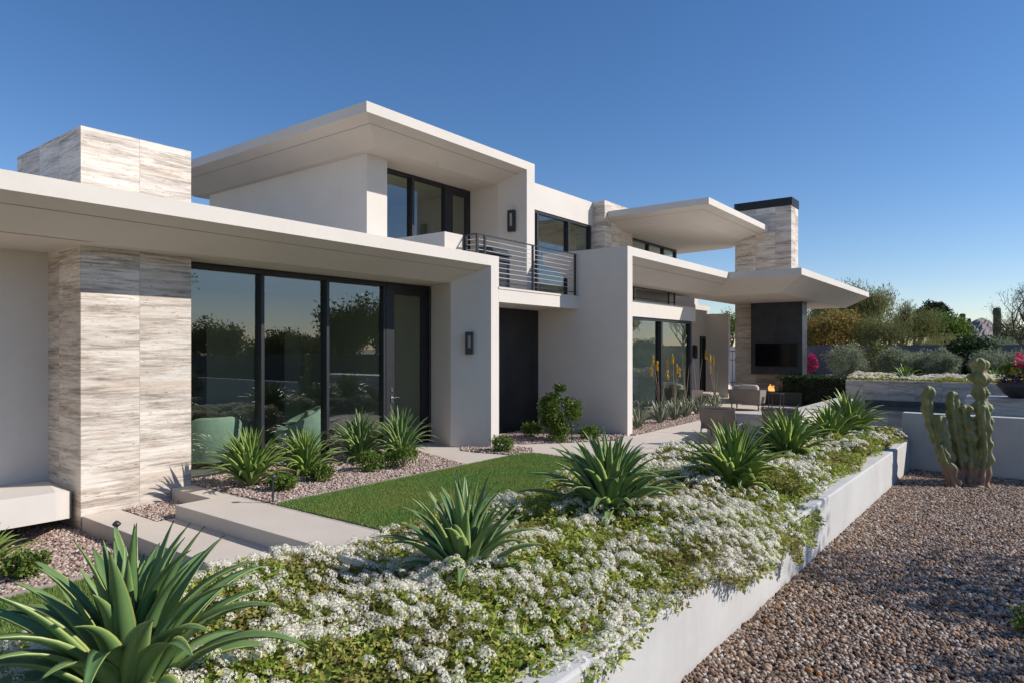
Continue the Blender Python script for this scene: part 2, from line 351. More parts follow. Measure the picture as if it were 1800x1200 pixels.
# ================================================================== HOUSE
house = thing('house', 'cream flat roofed modern house with stone clad columns, black framed glass and deep roofs', 'house', (8,10,0))
def H(mb, name, mats, bevel=0, parent=None, smooth=False, label=None):
    o = build(mb, name, mats, parent or house, smooth, True, bevel)
    if label: o['label'] = label
    return o
def roof(outer, inner, zt, th, zi, name, label, mat=None, grooves=None):
    """flat top, square fascia, soffit falling from the fascia to a lower inner panel"""
    n = len(outer); vs = [(x,y,zt) for x,y in outer] + [(x,y,zt-th) for x,y in outer] + [(x,y,zi) for x,y in inner]
    fs = [tuple(range(n))] + [(i,n+i,n+(i+1)%n,(i+1)%n) for i in range(n)] + [(n+i,2*n+i,2*n+(i+1)%n,n+(i+1)%n) for i in range(n)] + [tuple(range(2*n,3*n))[::-1]]
    m = MB().add(vs, fs[:n+1], 0).add(vs, fs[n+1:], 1)
    # thin drip joint running parallel to the edge
    k = 0.3
    for i in grooves or []:
        j = (i+1) % n
        def at(q, kk): 
            a, b = outer[q], inner[q]; return (a[0]+(b[0]-a[0])*kk, a[1]+(b[1]-a[1])*kk, (zt-th)*(1-kk)+zi*kk-0.0015)
        a, b, c, d = at(i,k), at(j,k), at(j,k+0.018), at(i,k+0.018)
        m.add([a,b,c,d], [(0,1,2,3)], 2)
    return H(m, name, [M['plaster'], M['soffit'], M['groove']], label=label)
M['groove'] = pmat('joint_shadow', (0.34,0.30,0.26), None, 3, 0.9)
# --- low wing
r1 = roof([(-3,8),(10.08,8),(10.08,14.2),(-3,14.2)], [(-3,8.7),(10.08,8.7),(10.08,14.2),(-3,14.2)], 3.64, 0.195, 3.125, 'roof', 'long low roof over the glazed room', grooves=[0])
H(MB().add([(-3,8.7,3.12),(3.27,8.7,3.12),(3.27,10.3,3.30),(-3,10.3,3.30)], [(0,1,2,3)]), 'soffit', M['soffit'])
H(MB().box(-3, 3.285, 10.15, 10.4, ZL-0.1, 3.5), 'wall', M['plaster'], label='shaded plaster wall left of the stone column')
H(MB().box(3.28, 4.64, 9.10, 11.33, ZL-0.1, 4.585), 'stone_chimney', M['stone'], label='travertine clad chimney column rising through the low roof')
# floating plaster bench / planter box left of the column
sh = [(-3,8.6,-0.03),(2.85,8.6,-0.05),(3.279,9.36,-0.22),(3.279,10.149,-0.22),(-3,10.149,-0.22),(-3,8.6,0.36),(2.85,8.6,0.265),(3.279,9.36,0.11),(3.279,10.149,0.15),(-3,10.149,0.2)]
H(MB().add(sh, [(4,3,2,1,0),(5,6,7,8,9),(0,1,6,5),(1,2,7,6),(2,3,8,7),(3,4,9,8),(4,0,5,9)]), 'floating_bench', M['plaster'])
# fin at the end of the low wing
H(MB().prism([(9.70,9.44),(9.44,8.67),(9.84,8.0),(10.079,8.001),(10.079,9.44)], -0.05, 3.45).box(10.0, 10.079, 9.441, 14.1, -0.05, 3.1), 'end_wall', M['plaster'])
# interior of the glazed room
H(MB().box(4.64, 10.0, 9.62, 14.1, -0.04, 0.012), 'room_floor', M['int_floor'])
H(MB().box(4.64, 4.72, 9.62, 14.1, 0, 3.12).box(9.85, 9.99, 9.62, 14.1, 0, 3.12).box(4.64, 10, 14.0, 14.1, 0, 3.12), 'room_wall', M['int_wall'])
H(MB().box(5.2, 7.4, 13.86, 13.98, 0.1, 2.6).box(8.6, 9.3, 13.86, 13.98, 0.0, 2.4), 'room_cabinet', M['int_dark'])
def frame_wall(name, label, u0, u1, z0, z1, V, mull, fw=0.055, depth=0.14, doors=(), gm='glass', parent=house, head=0.075, sill=0.05, cap=True):
    """curtain wall along U: outer frame, mullions, one pane per bay"""
    f = MB(); f.box(u0, u1, V, V+depth, z1-head, z1); f.box(u0, u1, V, V+depth, z0, z0+sill)
    f.box(u0, u0+fw, V, V+depth, z0+sill, z1-head); f.box(u1-fw, u1, V, V+depth, z0+sill, z1-head)
    for u in mull: f.box(u-fw/2, u+fw/2, V-(0.03 if cap else 0), V+depth, z0+sill, z1-head)
    fr = H(f, name, M['metal'], label=label)
    e = [u0+fw] + [x for u in mull for x in (u-fw/2, u+fw/2)] + [u1-fw]
    for i in range(0, len(e), 2):
        g = MB().add([(e[i]-0.004,V+0.06,z0+sill-0.004),(e[i+1]+0.004,V+0.06,z0+sill-0.004),(e[i+1]+0.004,V+0.06,z1-head+0.004),(e[i]-0.004,V+0.06,z1-head+0.004)], [(0,1,2,3)])
        H(g, 'pane', M[gm], parent=fr)
    return fr
frame_wall('window_wall', 'three tall fixed panes in black frames beside the stone column', 4.645, 8.55, -0.02, 3.115, 9.50, [5.97, 7.21], gm='glass')
H(MB().box(4.645, 9.72, 9.5, 9.62, -0.06, -0.021), 'sill', M['metal'])
# glazed entrance door with its frame
dr = H(MB().box(8.552, 8.62, 9.49, 9.65, -0.02, 3.115).box(9.62, 9.70, 9.49, 9.65, -0.02, 3.115).box(8.62, 9.62, 9.49, 9.65, 3.03, 3.115), 'door_frame', M['metal'])
lf = H(MB().box(8.622, 8.76, 9.50, 9.56, 0.0, 3.028).box(9.50, 9.618, 9.50, 9.56, 0.0, 3.028).box(8.76, 9.50, 9.50, 9.56, 2.90, 3.028).box(8.76, 9.50, 9.50, 9.56, 0.0, 0.26), 'door', M['metal'], label='glazed black framed door with nickel lever')
H(MB().add([(8.75,9.53,0.25),(9.51,9.53,0.25),(9.51,9.53,2.91),(8.75,9.53,2.91)], [(0,1,2,3)]), 'pane', M['glass'], parent=lf)
hd = MB().box(8.67, 8.73, 9.485, 9.499, 0.86, 1.0, bev=0.004).box(8.67, 8.73, 9.485, 9.499, 1.06, 1.14, bev=0.004); hd.tube([(8.70,9.487,0.95),(8.70,9.44,0.95),(8.86,9.44,0.95)], 0.011, 8)
H(hd, 'handle', M['chrome'], parent=lf, smooth=False)
# --- entry recess: dark steel panel, slab with balcony above
H(MB().box(10.08, 12.99, 9.12, 9.2, -0.05, 2.80), 'dark_panel', M['steel'], label='tall blackened steel panel beside the entry')
slab = H(MB().box(10.081, 12.999, 8.0, 16, 2.77, 3.02).box(10.06, 12.999, 7.985, 9.0, 3.022, 3.06), 'balcony_slab', M['plaster'])
H(MB().box(10.082, 12.99, 9.201, 9.3, 0, 2.768), 'back_wall', M['plaster'])
# --- upper storey
roof([(7.81,9.18),(12.93,9.18),(12.93,17),(7.81,17)], [(8.75,10.0),(12.93,10.0),(12.93,17),(8.75,17)], 6.24, 0.19, 5.79, 'roof', 'highest roof with a broad sunlit fascia', grooves=[0,3])
H(MB().box(8.89, 9.43, 10.44, 16.5, 3.5, 5.80), 'wall', M['plaster'], label='upper storey side wall below the highest roof')
H(MB().prism([(12.61,10.92),(12.48,9.93),(12.615,9.181),(12.929,9.181),(12.929,10.92)], 3.03, 6.06), 'end_wall', M['plaster'])
H(MB().box(12.70, 12.929, 10.921, 16, 3.03, 6.0), 'end_wall', M['plaster'])
frame_wall('window_wall', 'upper storey window under the highest roof', 9.432, 11.78, 3.2, 5.785, 10.93, [10.63], fw=0.07)
d2 = H(MB().box(11.78, 11.98, 10.93, 11.0, 3.2, 5.785).box(12.46, 12.69, 10.93, 11.0, 3.2, 5.785).box(11.98, 12.46, 10.93, 11.0, 5.6, 5.785).box(11.98, 12.46, 10.93, 11.0, 3.2, 3.5), 'balcony_door', M['metal'])
H(MB().add([(11.97,10.96,3.49),(12.47,10.96,3.49),(12.47,10.96,5.61),(11.97,10.96,5.61)], [(0,1,2,3)]), 'pane', M['glass'], parent=d2)
H(MB().box(9.43, 12.7, 11.12, 16.4, 3.66, 3.7), 'room_floor', M['int_floor'])
H(MB().box(9.431, 12.69, 15.2, 15.3, 3.7, 5.78).box(10.9, 11.0, 13.2, 15.19, 3.7, 5.78), 'room_wall', M['int_wall'])
H(MB().box(11.0, 12.6, 14.3, 14.5, 3.7, 5.0), 'room_cabinet', M['int_dark'])
pp = H(MB().box(8.96, 9.46, 8.38, 10.92, 3.642, 4.01), 'parapet', M['plaster'])
# tiny downlights in the soffits
dl = M['downlight'] = pmat('downlight_trim', (0.75,0.72,0.66), None, 2, 0.5)
for x, y, z in ((10.35,9.95,5.80),(12.0,10.2,5.79),(11.3,8.6,2.77),(15.6,7.3,3.58)):
    H(MB().lathe([(0.05,z-0.012),(0.055,z+0.01)], (x,y), 16), 'downlight', dl)
# --- upper room right of the highest roof
H(MB().box(12.931, 18.6, 10.93, 11.1, 5.80, 6.55).box(12.931, 18.6, 11.1, 16, 6.3, 6.5).box(12.931, 13.1, 10.931, 11.1, 3.0, 5.8), 'upper_wall', M['plaster'])
frame_wall('sliding_door', 'black framed sliding glass doors opening on the balcony', 13.1, 18.55, 3.06, 5.80, 10.96, [15.55, 17.2], fw=0.08)
H(MB().box(12.931, 18.7, 11.1, 16, 3.0, 3.05).box(13, 18.6, 15.5, 15.6, 3.05, 6.3), 'room_wall', M['int_wall'])
H(MB().box(13.0, 18.6, 8.31, 11.1, 2.9, 3.058), 'balcony_floor', M['coping'])
H(MB().box(18.6, 20.5, 10.49, 14, 3.0, 6.57), 'stone_wall', M['stone'], label='short travertine wall standing above the terrace')
# --- fin wall dividing entry and terrace, with the folded roof
H(MB().box(12.994, 13.222, 6.765, 10.92, -0.05, 3.035).box(12.994, 13.222, 6.765, 8.3, 3.0351, 4.094), 'end_wall', M['plaster'], label='tall plaster fin wall between entry and patio')
roof([(13.0,6.77),(19.25,6.77),(19.38,4.79),(29.6,4.79),(29.6,9.0),(13.0,9.0)], [(13.0,7.47),(19.95,7.47),(19.95,5.5),(28.9,5.5),(28.9,8.3),(13.0,8.3)], 4.09, 0.185, 3.47, 'roof', 'folded patio roof reaching out past the fireplace', grooves=[0,3])
H(MB().box(13.221, 19.4, 7.82, 8.05, 2.69, 3.10), 'wall', M['plaster'])
H(MB().box(13.221, 19.35, 8.05, 10.9, 2.98, 3.06), 'terrace_floor', M['coping'])
gw = frame_wall('window_wall', 'patio window wall with a frameless glass corner', 13.225, 19.2, 0.0, 2.69, 7.86, [15.05, 17.05], fw=0.10, gm='glass')
H(MB().add([(19.21,7.9,0.03),(19.21,9.84,0.03),(19.21,9.84,2.68),(19.21,7.9,2.68)], [(0,1,2,3)]), 'corner_pane', M['clear'])
H(MB().box(13.3, 19.2, 8.0, 13, -0.03, 0.012), 'room_floor', M['int_floor'])
H(MB().box(13.25, 17.2, 12.9, 13, 0, 2.97).box(13.225, 13.3, 8.1, 13, 0, 2.97).box(17.1, 17.2, 10.2, 12.9, 0, 2.97), 'room_wall', M['int_dark'])
# rear wall with narrow door and third fin
H(MB().box(19.22, 24.85, 9.85, 10.1, -0.05, 3.36).box(25.35, 25.6, 9.85, 10.1, -0.05, 3.36).box(24.85, 25.35, 9.85, 10.1, 2.35, 3.36).box(19.3, 24.9, 9.93, 10.0, 3.362, 4.06).box(17.0, 19.6, 8.6, 8.68, 3.061, 3.64), 'wall', M['plaster'])
nd = H(MB().box(24.85, 24.91, 9.80, 9.9, 0, 2.35).box(25.29, 25.35, 9.80, 9.9, 0, 2.35).box(24.91, 25.29, 9.80, 9.9, 2.28, 2.35), 'door_frame', M['metal'])
H(MB().box(24.912, 25.288, 9.86, 9.9, 0.01, 2.27), 'door_leaf', M['metal'], parent=nd)
H(MB().box(25.601, 25.82, 9.0, 13, -0.05, 3.23), 'end_wall', M['plaster'], label='third plaster fin wall beside the narrow door')
# upper glass pavilion and its roof
roof([(18.8,7.18),(24.45,7.18),(24.6,7.42),(26.4,8.5),(26.4,13),(18.8,13)], [(19.7,8.05),(24.0,8.05),(24.3,8.2),(25.9,9.0),(26.4,13),(19.7,13)], 6.245, 0.19, 5.78, 'roof', 'upper canopy roof ending at the tall chimney', grooves=[0,5])
fp = frame_wall('window_wall', 'strip of upper glazing below the canopy roof', 20.51, 25.1, 3.6, 5.775, 10.9, [22.6, 23.9], fw=0.09, gm='clear', cap=False)
H(MB().add([(25.1,10.95,3.6),(25.1,12.9,3.6),(25.1,12.9,5.75),(25.1,10.95,5.75)], [(0,1,2,3)]), 'corner_pane', M['clear'])
H(MB().box(19.3, 26.0, 9.9, 13.2, 3.37, 3.55), 'terrace_floor', M['plaster'])
# --- fireplace chimney
H(MB().box(24.6, 25.5, 6.42, 8.40, -0.05, 6.91), 'stone_chimney', M['stone'], label='tall travertine fireplace chimney with black slatted cap')
cp = MB()
for k in range(7): cp.box(24.57, 25.53, 6.39, 8.43, 6.915+k*0.042, 6.915+k*0.042+0.026)
cp.box(24.66, 25.44, 6.48, 8.34, 6.91, 7.19)
H(cp, 'chimney_cap', M['metal'])
H(MB().box(23.97, 24.597, 5.90, 7.62, 0.99, 3.47), 'fireplace_surround', M['greysteel'])

# railings
def railing(name, pts, z0, z1, posts, mat=M['metal'], ncab=8, label=None, cut=None):
    """cut = (u, z): left of u nothing goes below z (the roof is in the way)"""
    def clip(a, b, z):
        if not cut or z > cut[1] or (a[0] >= cut[0] and b[0] >= cut[0]): return a, b
        if a[0] < cut[0] and b[0] < cut[0]: return None
        return ((cut[0], a[1]), b)
    rl = MB()
    for i in range(len(pts)-1):
        a, b = pts[i], pts[i+1]; rl.tube([(a[0],a[1],z1),(b[0],b[1],z1)], 0.016, 4); q = clip(a, b, z0+0.09)
        if q: rl.tube([(*q[0],z0+0.09),(*q[1],z0+0.09)], 0.013, 4)
    r = H(rl, name, mat, label=label)
    for x, y in posts: H(MB().box(x-0.022, x+0.022, y-0.018, y+0.018, cut[1] if cut and x < cut[0] else z0, z1), 'post', mat, parent=r)
    for k in range(ncab):
        z = z0+0.09+(z1-z0-0.09)*(k+1)/(ncab+1); c = MB()
        for i in range(len(pts)-1):
            q = clip(pts[i], pts[i+1], z)
            if q: c.tube([(*q[0],z),(*q[1],z)], 0.0055, 5)
        H(c, 'cable', M['cable'], parent=r)
    return r
railing('balcony_railing', [(9.50,8.33),(9.50,8.06),(12.98,8.06)], 3.06, 4.01, [(9.50,8.33),(9.50,8.06),(9.72,8.06),(11.28,8.06),(12.93,8.06)], cut=(10.085,3.642))
railing('terrace_railing', [(13.3,7.95),(18.15,7.95)], 3.10, 3.46, [(13.45,7.95),(13.85,7.95),(15.6,7.95),(17.75,7.95),(18.15,7.95)], ncab=0)

# ================================================================== things fixed to or standing by the house
def wall_lamp(label, x, y, z, nx, ny, w=0.15, h=0.42, d=0.11):
    t = thing('wall_lamp', label, 'wall lamp', (x,y,z), math.atan2(ny,nx), 'black box lamps on the plaster walls')
    b = MB().box(0, d*0.4, -w/2, w/2, -h/2, h/2)
    for a, c in ((-w/2,-w/2+0.045),(w/2-0.045,w/2)): b.box(d*0.4, d, a, c, -h/2, h/2)
    b.box(d*0.4, d, -w/2+0.045, w/2-0.045, h/2-0.07, h/2).box(d*0.4, d, -w/2+0.045, w/2-0.045, -h/2, -h/2+0.12)
    build(b, 'housing', M['metal'], t, world=False); build(MB().box(d*0.4+0.001, d*0.75, -w/2+0.046, w/2-0.046, -h/2+0.121, h/2-0.071), 'diffuser', M['frost'], t, world=False)
M['frost'] = pmat('frosted_glass', (0.42,0.41,0.40), (0.36,0.35,0.34), 4, 0.4)
dx, dy = (9.84-9.44), (8.0-8.67); ln = math.hypot(dx,dy)
wall_lamp('black box wall lamp on the shaded end wall beside the glazed door', 9.44+dx*0.48, 8.67+dy*0.48, 1.87+10*0.0109, dy/ln, -dx/ln)
wall_lamp('black box wall lamp above the balcony under the highest roof', 12.55, 9.55, 1.87+229*0.0131, -0.985, -0.17, w=0.17, h=0.50)
wall_lamp('small black wall lamp beside the narrow patio door', 24.2, 9.845, 1.76, 0, -1, w=0.16, h=0.5, d=0.14)
tv = thing('television', 'flat black television hung on the grey steel fireplace surround', 'television', (23.965, 6.75, 1.66))
build(MB().box(-0.05, 0, -0.72, 0.72, -0.41, 0.41, bev=0.008), 'casing', M['metal'], tv, world=False)
build(MB().box(-0.054, -0.0505, -0.70, 0.70, -0.385, 0.395), 'screen', M['screen'], tv, world=False)

# pool and stone walls
P = M['stone']
def solid(name, label, cat, mb, mats, bevel=0, smooth=False):
    o = build(mb, name, mats, None, smooth, True, bevel); return tag(o, label, cat)
sp = thing('raised_pool_wall', 'low travertine wall with pale coping between patio and pool', 'low wall', (14.3,4.0,0))
build(MB().box(14.3, 14.75, 3.86, 5.5, ZL, 0.455).box(14.751, 20.3, 3.72, 4.12, ZL, 0.455), 'wall', P, sp)
build(MB().box(14.28, 14.78, 3.84, 5.53, 0.457, 0.50).box(14.781, 20.35, 3.69, 4.15, 0.457, 0.50), 'coping', M['coping'], sp)
pf = thing('pool_shell', 'dark plastered swimming pool with travertine rim', 'pool', (15.6,0,0))
build(MB().box(15.35, 15.62, -5, 3.70, ZL-0.1, 0.13).box(22.45, 22.7, -5, 3.75, -0.3, 0.34).box(15.63, 22.4, -5, 3.70, -0.9, -0.85), 'basin', [pmat('pool_tile', (0.09,0.085,0.085), (0.06,0.06,0.065), 3, 0.5)], pf)
build(MB().box(15.36, 15.66, -5, 3.715, 0.131, 0.205), 'rim', M['coping'], pf)
build(MB().box(15.30, 15.345, -5, 3.70, ZL-0.1, 0.10), 'spillway_cladding', [pmat('rust_stone', (0.30,0.17,0.11), (0.20,0.12,0.085), 5, 0.7, sc=(1,1,5))], pf)
def water():
    m, nt, b = newmat('pool_water'); b.inputs['Base Color'].default_value = (0.018,0.028,0.032,1); b.inputs['Roughness'].default_value = 0.03; b.inputs['IOR'].default_value = 1.45; b.inputs['Specular IOR Level'].default_value = 0.8
    bump(nt, b, noise(nt, wpos(nt, (1,2.2,1)), 2.6, 3, 0.5), 0.10, 0.03); return m
struct(build(MB().box(15.67, 22.44, -5, 3.695, -0.84, 0.198), 'pool_water', water()))
fw = solid('garden_wall', 'long travertine wall behind the pool with white flowers on top', 'wall', MB().box(22.9, 23.25, -5, 4.36, ZL, 0.91), P)
so2 = solid('stone_plinth', 'travertine plinth carrying the flower bowl by the pool', 'plinth', MB().box(18.0, 19.0, -5, 1.0, ZL, 0.80), P)
struct(build(MB().box(14.22, 34, -8, 3.69, ZL-0.04, ZL+0.01), 'pool_terrace', M['concrete']))
# white planter and its end wall; its outer face runs slightly askew to the house
def VE(u): return 1.80-0.018*(u-4.2)
def VB(u): return np.where(np.asarray(u) < 9.8, 4.28, 3.14)
o = solid('planter_wall', 'long white stucco planter wall edging the gravel yard', 'planter', MB().prism([(0.55,VE(0.55)),(14.19,VE(14.19)),(14.19,VE(14.19)+0.24),(0.55,VE(0.55)+0.24)], ZL-0.1, 0.21).box(0.55, 9.8, 4.28, 4.44, ZL-0.1, 0.19).box(9.801, 9.96, 3.14, 4.44, ZL-0.1, 0.19).box(9.961, 14.19, 3.14, 3.30, ZL-0.1, 0.19).box(0.55, 0.75, 2.12, 4.279, ZL-0.1, 0.20), M['white'], 0.018)
o = solid('white_screen_wall', 'white stucco wall standing behind the columnar cactus', 'wall', MB().box(14.2, 14.42, -9, 1.75, ZL-0.1, 0.70), M['white'], 0.018)
struct(build(MB().box(0.76, 9.79, 2.1, 4.27, ZL-0.02, 0.10).box(9.791, 14.18, 1.9, 3.13, ZL-0.02, 0.10), 'planter_soil', M['soil']))
# perimeter walls of dark block
def blockwall():
    m, nt, b = newmat('dark_block'); b.inputs['Roughness'].default_value = 0.9
    br = nt.nodes.new('ShaderNodeTexBrick'); g = nt.nodes.new('ShaderNodeNewGeometry'); s = nt.nodes.new('ShaderNodeSeparateXYZ'); nt.links.new(g.outputs['Position'], s.inputs[0]); a = nt.nodes.new('ShaderNodeMath'); a.operation = 'ADD'; nt.links.new(s.outputs[0], a.inputs[0]); nt.links.new(s.outputs[1], a.inputs[1])
    c = nt.nodes.new('ShaderNodeCombineXYZ'); nt.links.new(a.outputs[0], c.inputs[0]); nt.links.new(s.outputs[2], c.inputs[1]); nt.links.new(c.outputs[0], br.inputs[0])
    br.inputs['Color1'].default_value = (0.105,0.108,0.125,1); br.inputs['Color2'].default_value = (0.125,0.128,0.145,1); br.inputs['Mortar'].default_value = (0.075,0.078,0.09,1); br.inputs['Scale'].default_value = 1; br.inputs['Brick Width'].default_value = 0.4; br.inputs['Row Height'].default_value = 0.2; br.inputs['Mortar Size'].default_value = 0.01
    nt.links.new(mixc(nt, 0.35, br.outputs[0], ramp(nt, noise(nt, wpos(nt), 0.8, 5), [(0.35,(0.09,0.092,0.105)),(0.7,(0.15,0.15,0.165))])), b.inputs['Base Color']); bump(nt, b, noise(nt, wpos(nt), 60, 3), 0.3, 0.005); return m
M['block'] = blockwall()
solid('boundary_wall', 'dark grey block wall closing the far side of the garden', 'wall', MB().box(35.5, 35.8, -14, 10.2, ZL, 2.05), M['block'])
solid('side_boundary_wall', 'dark block wall along the side of the yard seen mirrored in the glass', 'wall', MB().box(-20, 35.4, -13, -12.7, ZL, 1.55), M['block'])
solid('white_garden_wall', 'short white wall with magenta flowers beside the dark boundary wall', 'wall', MB().box(35.2, 35.45, 10.25, 10.62+2.2, ZL, 2.0), M['plaster'])
solid('counter_wall', 'low beige plaster counter right of the fireplace', 'counter', MB().box(26.6, 27.2, 4.9, 6.9, 0, 0.84).box(26.55, 27.25, 4.85, 6.95, 0.842, 0.90, 1), [M['plaster'], M['coping']])
# metal fence behind the third fin wall
fn = thing('metal_fence', 'dark picket fence glimpsed between the fin wall and the fireplace', 'fence', (31,9,0))
rl = MB().box(30.98, 31.02, 8.0, 13.0, 1.75, 1.79).box(30.98, 31.02, 8.0, 13.0, 0.3, 0.34).box(30.98,31.02,8,13,1.35,1.38); build(rl, 'rail', M['metal'], fn)
for k in range(34): build(MB().box(30.985, 31.015, 8.0+k*0.15, 8.02+k*0.15, 0.05, 1.8), 'picket', M['metal'], fn)
# ================================================================== FURNITURE
def cushion(mb, x0, x1, y0, y1, z0, z1, r=0.04):
    """soft pillow form: rounded slab"""
    n = 10; vs = []; fs = []
    cx, cy, cz = (x0+x1)/2, (y0+y1)/2, (z0+z1)/2; a, b, c = (x1-x0)/2, (y1-y0)/2, (z1-z0)/2
    def se(v, p): return math.copysign(abs(v)**p, v)
    for i in range(n+1):
        ph = -math.pi/2+math.pi*i/n
        for j in range(2*n):
            th = 2*math.pi*j/(2*n)
            vs.append((cx+a*se(math.cos(ph),0.35)*se(math.cos(th),0.3), cy+b*se(math.cos(ph),0.35)*se(math.sin(th),0.3), cz+c*se(math.sin(ph),0.5)))
    for i in range(n):
        for j in range(2*n): fs.append((i*2*n+j, i*2*n+(j+1)%(2*n), (i+1)*2*n+(j+1)%(2*n), (i+1)*2*n+j))
    return mb.add(vs, fs)
def patio_armchair(label, x, y, rz, wdt=0.95, group='taupe woven patio seats', name='patio_armchair'):
    t = thing(name, label, 'armchair', (x,y,0), rz, group); h = wdt/2
    # faces +X; woven shell flares outward to the top
    sh = MB()
    for s in (-1, 1):
        sh.add([(-0.38,s*(h-0.03),0.2),(0.36,s*(h-0.03),0.2),(0.42,s*h,0.60),(-0.46,s*h,0.64),(-0.38,s*(h-0.08),0.2),(0.36,s*(h-0.08),0.2),(0.42,s*(h-0.06),0.60),(-0.46,s*(h-0.06),0.64)],
               [(0,1,2,3) if s<0 else (3,2,1,0),(7,6,5,4) if s<0 else (4,5,6,7),(3,2,6,7),(1,0,4,5),(1,5,6,2),(0,3,7,4)])
    sh.add([(-0.38,-h+0.03,0.2),(-0.38,h-0.03,0.2),(-0.47,h,0.64),(-0.47,-h,0.64),(-0.33,-h+0.08,0.2),(-0.33,h-0.08,0.2),(-0.41,h-0.06,0.64),(-0.41,-h+0.06,0.64)], [(0,3,2,1),(4,5,6,7),(3,7,6,2),(0,1,5,4)])
    sh.box(-0.36, 0.36, -h+0.07, h-0.07, 0.2, 0.28); build(sh, 'woven_shell', M['sling'], t, world=False)
    c = MB(); cushion(c, -0.33, 0.38, -h+0.09, h-0.09, 0.285, 0.45); build(c, 'seat_cushion', M['cushion'], t, True, world=False)
    c = MB(); k = 2 if wdt > 1.2 else 1
    cushion(c, -0.44, -0.20, -h+0.07, h-0.28, 0.42, 0.79); build(c, 'back_cushion', M['cushion'], t, True, world=False)
    c = MB(); cushion(c, -0.36, -0.16, h-0.42, h-0.09, 0.42, 0.77); build(c, 'pillow', M['cushion'], t, True, world=False)
    for sx in (-0.33, 0.31):
        for sy in (-h+0.08, h-0.08): build(MB().box(sx-0.016, sx+0.016, sy-0.016, sy+0.016, 0, 0.2), 'leg', M['metal'], t, world=False)
    return t
patio_armchair('taupe armchair with its back to the camera in front of the fire pit', 20.9, 6.75, R(5), 0.95)
patio_armchair('taupe armchair half hidden by the aloes near the glass corner', 19.9, 8.4, R(-35), 0.85)
patio_armchair('low taupe chair beyond the beige counter near the far wall', 31.0, 6.3, R(200), 0.9)
ot = thing('ottoman', 'low taupe ottoman between the two patio armchairs', 'ottoman', (21.3,8.35,0)); build(MB().box(-0.4,0.4,-0.45,0.45,0.16,0.34), 'base', M['sling'], ot, world=False)
c = MB(); cushion(c, -0.4,0.4,-0.45,0.45,0.34,0.46); build(c, 'cushion', M['cushion'], ot, True, world=False)
for sx in (-.33,.33):
    for sy in (-.38,.38): build(MB().box(sx-.015,sx+.015,sy-.015,sy+.015,0,.16), 'leg', M['metal'], ot, world=False)
s2 = thing('side_table', 'small grey side table beside the taupe armchair', 'side table', (21.1,5.95,0)); build(MB().box(-.2,.2,-.2,.2,.50,.53,bev=0.004), 'tabletop', M['greysteel'], s2, world=False)
for sx in (-.17,.17):
    for sy in (-.17,.17): build(MB().box(sx-.012,sx+.012,sy-.012,sy+.012,0,.50), 'leg', M['greysteel'], s2, world=False)
# fire pit
f = thing('fire_pit', 'dark steel fire table with orange flames under the chimney', 'fire pit', (23.6,6.5,0))
build(MB().box(-0.4,0.35,-0.78,0.78,0,0.40), 'base', M['steel'], f, world=False); build(MB().box(-0.42,0.37,-0.80,0.80,0.402,0.44), 'top', M['greysteel'], f, world=False)
def flame_mat():
    m = bpy.data.materials.new('flame'); m.use_nodes = True; nt = m.node_tree; nt.nodes.clear(); o = nt.nodes.new('ShaderNodeOutputMaterial'); e = nt.nodes.new('ShaderNodeEmission')
    nt.links.new(ramp(nt, noise(nt, wpos(nt), 9, 3), [(0.35,(0.8,0.12,0.02)),(0.6,(1.0,0.42,0.10))]), e.inputs[0]); e.inputs[1].default_value = 1.1; nt.links.new(e.outputs[0], o.inputs[0]); return m
fl = MB()
for k in range(26):
    y = random.choice([random.gauss(-0.28,0.12), random.gauss(0.3,0.08)]); h = random.uniform(0.12,0.36) if y < 0 else random.uniform(0.1,0.24); x = random.uniform(-.12,.12)
    pts = [(x+0.03*math.sin(i*1.7+k), y+0.035*math.sin(i*1.3+k*2), 0.45+h*i/5) for i in range(6)]
    fl.tube(pts, [0.02,0.035,0.032,0.022,0.012,0.002], 5)
build(fl, 'flame', flame_mat(), f, world=False)
# sling loungers (backs raised, seen from behind)
def lounger(label, x, y, rz):
    t = thing('sling_lounger', label, 'lounger', (x,y,0), rz, 'taupe sling loungers by the pool')
    W = 0.33; fr = MB()
    for s in (-1,1): fr.tube([(-0.42,s*W,0.74),(-0.30,s*W,0.56),(0.0,s*W,0.27),(0.5,s*W,0.33),(1.25,s*W,0.30)], 0.014, 6)
    fr.tube([(-0.42,-W,0.74),(-0.42,W,0.74)], 0.014, 6).tube([(1.25,-W,0.30),(1.25,W,0.30)], 0.014, 6)
    build(fr, 'frame', M['sling'], t, world=False)
    sl = MB(); path = [(-0.41,0.73),(-0.28,0.53),(-0.14,0.40),(0.02,0.28),(0.26,0.285),(0.5,0.325),(0.85,0.31),(1.23,0.30)]; n = 9; vs = []
    for x_, z_ in path:
        for j in range(n): u = j/(n-1)*2-1; vs.append((x_, u*(W-0.012), z_-0.035*(1-u*u)))
    m = len(path); vs += [(a,b,c-0.006) for a,b,c in vs]; o2 = m*n
    fs = [(i*n+j,i*n+j+1,(i+1)*n+j+1,(i+1)*n+j) for i in range(m-1) for j in range(n-1)] + [(o2+(i+1)*n+j,o2+(i+1)*n+j+1,o2+i*n+j+1,o2+i*n+j) for i in range(m-1) for j in range(n-1)]
    sl.add(vs, fs); build(sl, 'sling', M['sling'], t, True, world=False)
    c = MB(); cushion(c, -0.39,-0.28,-W+0.03,W-0.03,0.60,0.73); build(c, 'headrest', M['sling'], t, True, world=False)
    for s in (-1,1):
        build(MB().tube([(-0.1,s*W,0.42),(-0.32,s*W,0.0)], 0.013, 6), 'leg', M['sling'], t, world=False); build(MB().tube([(0.9,s*W,0.31),(1.1,s*W,0.0)], 0.013, 6), 'leg', M['sling'], t, world=False)
    return t
